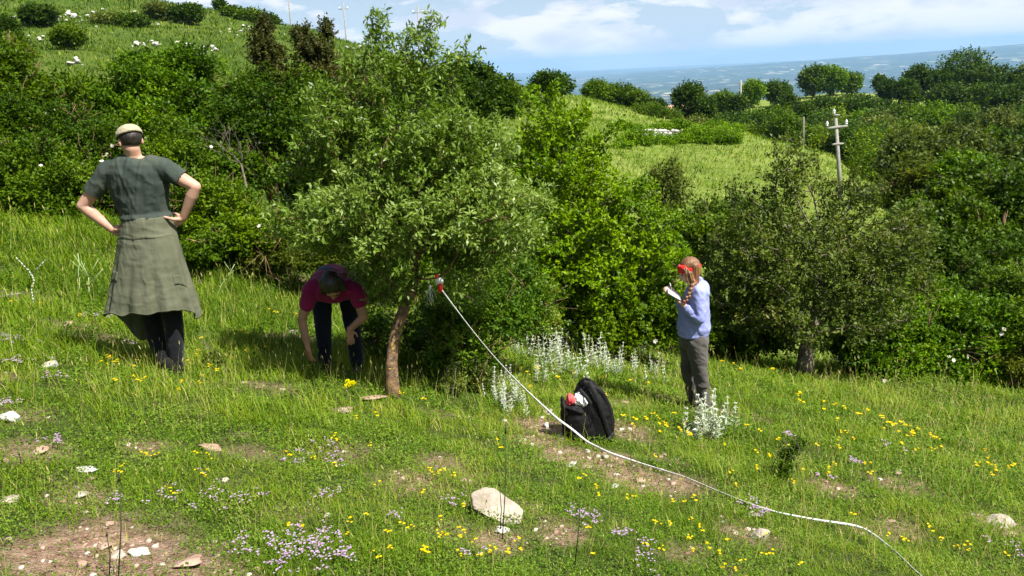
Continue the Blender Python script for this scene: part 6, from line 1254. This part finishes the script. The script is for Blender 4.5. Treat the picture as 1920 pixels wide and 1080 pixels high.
lg = Vol(); hN, hF = J(1306, 640, -.07), J(1294, 640, .08); kN, kF = J(1312, 694, -.09), J(1290, 692, .10); aN, aF = J(1322, 756, -.06), J(1302, 752, .10)
for a in (aN, aF): a[2] = float(H(a[0] + gW[0], a[1] + gW[1])) - gW[2] + .07
lg.chain([hN, kN * .5 + hN * .5, kN], [.105, .092, .070]); lg.chain([kN, kN * .5 + aN * .5, aN], [.070, .066, .058]); lg.chain([hF, kF], [.10, .070]); lg.chain([kF, aF], [.070, .054]); lg.ball(J(1300, 636), (.145, .155, .11)); lg.loft([(J(1300, 620), X3 * .135, Y3 * .14), (J(1300, 632), X3 * .14, Y3 * .15)])
lg.skin('trousers', M_greyp, ww, .008, 4, lambda P, Nn: .011 * ridges(np.stack([P[:, 0] * 5, P[:, 1] * 5, P[:, 2] * 9 + P[:, 0] * 5], -1), 1.0, 6, 1.5) - .004)
for a in (aN, aF): b = Vol(); b.cap(a + [0.02, 0, .02], a + [0, 0, -.02], .05, .05); b.cap(a + [.01, 0, -.03], a + [-.15, -.01, -.035], .044, .038); b.skin('boot', M_boot, ww, .009, 3)
hr = Vol(); hr.ball(hw3 + Rw @ np.array([0, -.026, .026]), (.088, .100, .096), Rw); hr.ball(hw3 + Rw @ np.array([0, -.060, -.030]), (.064, .050, .072), Rw)
hr.chain([hw3 + Rw @ np.array([-.074, .045, .05]), hw3 + Rw @ np.array([-.086, .020, 0]), J(1299, 532, -.10)], [.022, .026, .022]); hr.chain([hw3 + Rw @ np.array([.074, .045, .05]), hw3 + Rw @ np.array([.086, .02, 0]), hw3 + Rw @ np.array([.07, -.03, -.06])], [.022, .026, .02])
hr.chain([hw3 + Rw @ np.array([-.06, -.05, .03]), J(1304, 528, -.07), J(1302, 533, -.10)], [.05, .036, .024]); hr.skin('hair', M_hair_b, ww, .006, 3, lambda P, Nn: .005 * (fbm(P * [60, 60, 12], 3) - .5)); hair_o = ww.children[-1]
br = Vol(); B0, B1, B2 = J(1302, 528, -.11), J(1297, 548, -.16), J(1284, 566, -.17)
for k in range(11):
    f = k / 10; p = B0 * (1 - f) ** 2 + 2 * B1 * f * (1 - f) + B2 * f * f; tg = unit((B1 - B0) * (1 - f) + (B2 - B1) * f); sd = np.cross(tg, Y3) * (.010 if k % 2 else -.010); br.ball(p + sd, np.array([.022, .018, .022]) * (1 - .45 * f))
br.skin('braid', M_hair_b, ww, .005, 5, lambda P, Nn: .003 * (fbm(P * 60, 5) - .5) + .003); el = Vol(); el.ball(B2, .010); el.skin('hair_tie', M_redc, ww, .003, 1)
st_ = Acc()
for (a, b, c) in (((1283, 503), (1291, 530), (1293, 552)), ((1286, 500), (1288, 520), (1290, 545)), ((1290, 505), (1297, 525), (1296, 540))): tube(st_, np.array([J(*a, -.10), J(*b, -.12), J(*c, -.15)]), [.006, .004, .002], 5)
st_.build('loose_strands', M_hair_b, ww, smooth=True)
bd = Vol(); BP = []
for k in range(33):
    a = -2.7 + 5.4 * k / 32; BP.append(hw3 + Rw @ np.array([math.sin(a) * .089, math.cos(a) * .101 - .020, .044 - .020 * (1 - math.cos(a))]))
for dz_ in (-.020, -.010, 0, .010, .020): bd.chain([q + Rw[:, 2] * dz_ * (.35 + .65 * max(0., math.cos((-2.7 + 5.4 * i_ / 32) * .8))) for i_, q in enumerate(BP)], [.0075] * 33)
bd.skin('headband', M_redc, ww, .005, 3, lambda P, Nn: .003 * ridges(P, 30, 4, 1.4))
f_ = Vol(); f_.ball(hw3 + Rw @ np.array([-.048, .042, .052]), (.034, .034, .038), Rw); f_.ball(hw3 + Rw @ np.array([-.01, .058, .060]), (.045, .026, .030), Rw); f_.skin('headscarf_knot', M_redc, ww, .005, 2, lambda P, Nn: .004 * ridges(P, 30, 7, 1.4))
for q in (-1, 1): e = Vol(); e.ball(hw3 + Rw @ np.array([q * .032, .079, 0]), (.011, .006, .006), Rw); e.skin('eye', M_eye, ww, .003, 0)
br_ = Acc(); q0 = wN * .85 + eN * .15; dd = unit(wN - eN); fr_ = frames(dd[None], np.array([[0, 0, 1.]]))[0]; an = np.linspace(0, 2 * math.pi, 20)
for o_ in (0, .011): tube(br_, np.array([q0 - dd * o_ + fr_ @ np.array([math.cos(a) * .031, 0, math.sin(a) * .031]) for a in an]), .0042, 5)
br_.build('bracelet', M_redc, ww, smooth=True)
# notebook and pen
nbk = J(1263, 553, -.06); fn = unit(np.array([-.55, -.30, .75])); Rn = np.stack([unit(np.cross([0, 1., .1], fn)), np.cross(fn, unit(np.cross([0, 1., .1], fn))), fn], -1)
def box_acc(c, R, hx, hy, hz): 
    V = np.array([[x, y, z] for x in (-1, 1) for y in (-1, 1) for z in (-1, 1)]) * [hx, hy, hz]; F = [[0, 1, 3], [0, 3, 2], [4, 6, 7], [4, 7, 5], [0, 4, 5], [0, 5, 1], [2, 3, 7], [2, 7, 6], [0, 2, 6], [0, 6, 4], [1, 5, 7], [1, 7, 3]]; return V @ np.array(R).T + c, F
M_page = surf_mat('paper', [(0.62, 0.62, 0.58), (0.70, 0.70, 0.66)], 10, .9, 0)
Rn = np.stack([unit(J(1272, 560, -.06) - J(1248, 546, -.06)), Y3, Z3], -1); Rn[:, 1] = unit(np.array([.1, 1, .25]) - Rn[:, 0] * np.dot([.1, 1, .25], Rn[:, 0])); Rn[:, 2] = np.cross(Rn[:, 0], Rn[:, 1])
nbo = empty('notebook', gW + nbk, 'small notebook with a dark cover held open in the hand of the writing woman', 'notebook'); ac = Acc(); ac.add(*box_acc(np.zeros(3), Rn, .075, .055, .003)); ac.build('cover', M_capd, nbo); ac = Acc(); ac.add(*box_acc(Rn[:, 2] * (.0085 if Rn[2, 2] > 0 else -.0085), Rn, .071, .051, .005)); ac.build('pages', M_page, nbo)
pn = gW + J(1259, 540, -.03); ac = Acc(); tube(ac, np.array([[.004, 0, -.04], [0, 0, 0], [-.012, .02, .045]]), [.001, .0035, .0035], 8); o = ac.build('pen', M_whiteplast, None); o.location = tuple(pn); tag(o, 'pen in the writing hand of the woman with the notebook', 'pen')

# ================= black backpack
gK = ground_at(1108, 824); J = J_for(gK[1], gK); pk = float(np.linalg.norm(J(1100, 780) - J(1101, 780)))
bp = empty('backpack', gK, 'open black backpack standing in the grass by the measuring tape', 'backpack')
M_nylon = surf_mat('black_nylon', [(0.003, 0.003, 0.0035), (0.006, 0.006, 0.0065), (0.010, 0.010, 0.011)], 8, .6, .5, 60, dist=.004, spec=.18); M_strap = surf_mat('black_webbing', [(0.009, 0.009, 0.010), (0.016, 0.016, 0.017)], 30, .6, .3, 300, spec=.2, dist=.001)
v = Vol(); ax = np.array([.10, 0, .99]); 
for_ = [(1117, 838, 28, .10), (1114, 820, 36, .13), (1112, 795, 40, .135), (1111, 770, 39, .13), (1106, 748, 33, .12), (1102, 730, 25, .10), (1101, 717, 15, .07), (1101, 711, 8, .04)]
v.loft([(J(x, y, .04), X3 * hw * pk, Y3 * hd) for x, y, hw, hd in for_])
v.skin('main_compartment', M_nylon, bp, .008, 5, lambda P, Nn: .012 * ridges(np.stack([P[:, 0] * 4, P[:, 1] * 4, P[:, 2] * 9 + P[:, 0] * 4], -1), 1.0, 3, 1.5) - .006)
v = Vol(); v.loft([(J(1090, 832, -.06), X3 * .085, Y3 * .06), (J(1086, 815, -.05), X3 * .120, Y3 * .085), (J(1082, 790, -.05), X3 * .118, Y3 * .085), (J(1076, 770, -.05), X3 * .100, Y3 * .075), (J(1072, 757, -.05), X3 * .078, Y3 * .055)])
v.skin('front_pocket', M_nylon, bp, .008, 5, lambda P, Nn: .010 * ridges(P, 7, 13, 1.5) - .004)
v = Vol(); v.loft([(J(1096, 836, -.02), X3 * .12, Y3 * .10), (J(1094, 800, -.02), X3 * .12, Y3 * .11), (J(1094, 775, -.01), X3 * .09, Y3 * .09), (J(1096, 762, .0), X3 * .06, Y3 * .06)]); v.skin('inner_compartment', M_nylon, bp, .009, 5)
v = Vol(); v.chain([J(1054, 744, -.07), J(1056, 760, -.09), J(1062, 775, -.1)], [.010, .020, .026]); v.chain([J(1056, 762, -.10), J(1075, 768, -.13), J(1092, 775, -.12)], [.012, .014, .010]); v.skin('open_flap', M_nylon, bp, .006, 3, lambda P, Nn: .004 * ridges(P, 20, 3, 1.4))
def strap(pts, w, name='strap'):
    P = np.array(pts); s = np.linspace(0, 1, len(P)); u = np.linspace(0, 1, 24); Q = np.stack([np.interp(u, s, P[:, i]) for i in range(3)], -1)
    for _ in range(4): Q[1:-1] = .25 * Q[:-2] + .5 * Q[1:-1] + .25 * Q[2:]
    v = Vol()
    T = unit(np.gradient(Q, axis=0)); S = unit(np.cross(T, [0, -1, .2]))
    for k in range(23): v.loft([(Q[k], S[k] * w, unit(np.cross(T[k], S[k])) * .007), (Q[k + 1], S[k + 1] * w, unit(np.cross(T[k + 1], S[k + 1])) * .007)], 12)
    return v.skin(name, M_strap, bp, .005, 2)
strap([J(1104, 716, -.05), J(1116, 738, -.09), J(1126, 765, -.10), J(1136, 795, -.09), J(1146, 825, -.08)], .020); strap([J(1094, 716, -.02), J(1130, 735, -.03), J(1144, 768, -.03), J(1147, 805, -.03)], .018)
strap([J(1086, 730, -.06), J(1100, 745, -.11), J(1108, 758, -.12)], .016); strap([J(1126, 838, -.10), J(1140, 825, -.11), J(1151, 812, -.06)], .016, 'hip_belt')
v = Vol(); v.chain([J(1094, 716, .02), J(1098, 708, .03), J(1104, 712, .03)], [.007, .007, .007]); v.skin('handle', M_strap, bp, .004, 1)
v = Acc(); z0 = [J(1090, 737, -.085), J(1103, 752, -.11), J(1112, 775, -.115), J(1108, 800, -.11), J(1098, 815, -.12)]; tube(v, np.array(z0), .004, 5); v.build('zip', M_strap, bp)
bag = Vol(); bag.ball(J(1087, 749, -.06), (.040, .035, .038)); bag.ball(J(1092, 755, -.06), (.026, .03, .032)); o = bag.skin('plastic_bag', M_whiteplast, None, .004, 1, lambda P, Nn: .014 * ridges(P, 22, 5, 1.4) + .006 * ridges(P, 50, 6, 1.4)); o.location = tuple(gK); tag(o, 'crumpled white plastic bag on top of the black backpack', 'bag')
bag = Vol(); bag.ball(J(1069, 747, -.07), (.026, .03, .036)); bag.ball(J(1074, 752, -.075), (.024, .02, .02)); bag.ball(J(1066, 754, -.07), (.020, .02, .026)); M_pinkred = surf_mat('pink_red_cloth', [(0.70, 0.06, 0.07), (0.80, 0.14, 0.14)], 14, .6, .2, 80); o = bag.skin('red_cloth', M_pinkred, None, .004, 2, lambda P, Nn: .008 * ridges(P * [1.6, 1, .4], 22, 5, 1.4)); o.location = tuple(gK); tag(o, 'bright pinkish red cloth bundle at the left of the backpack opening', 'cloth')
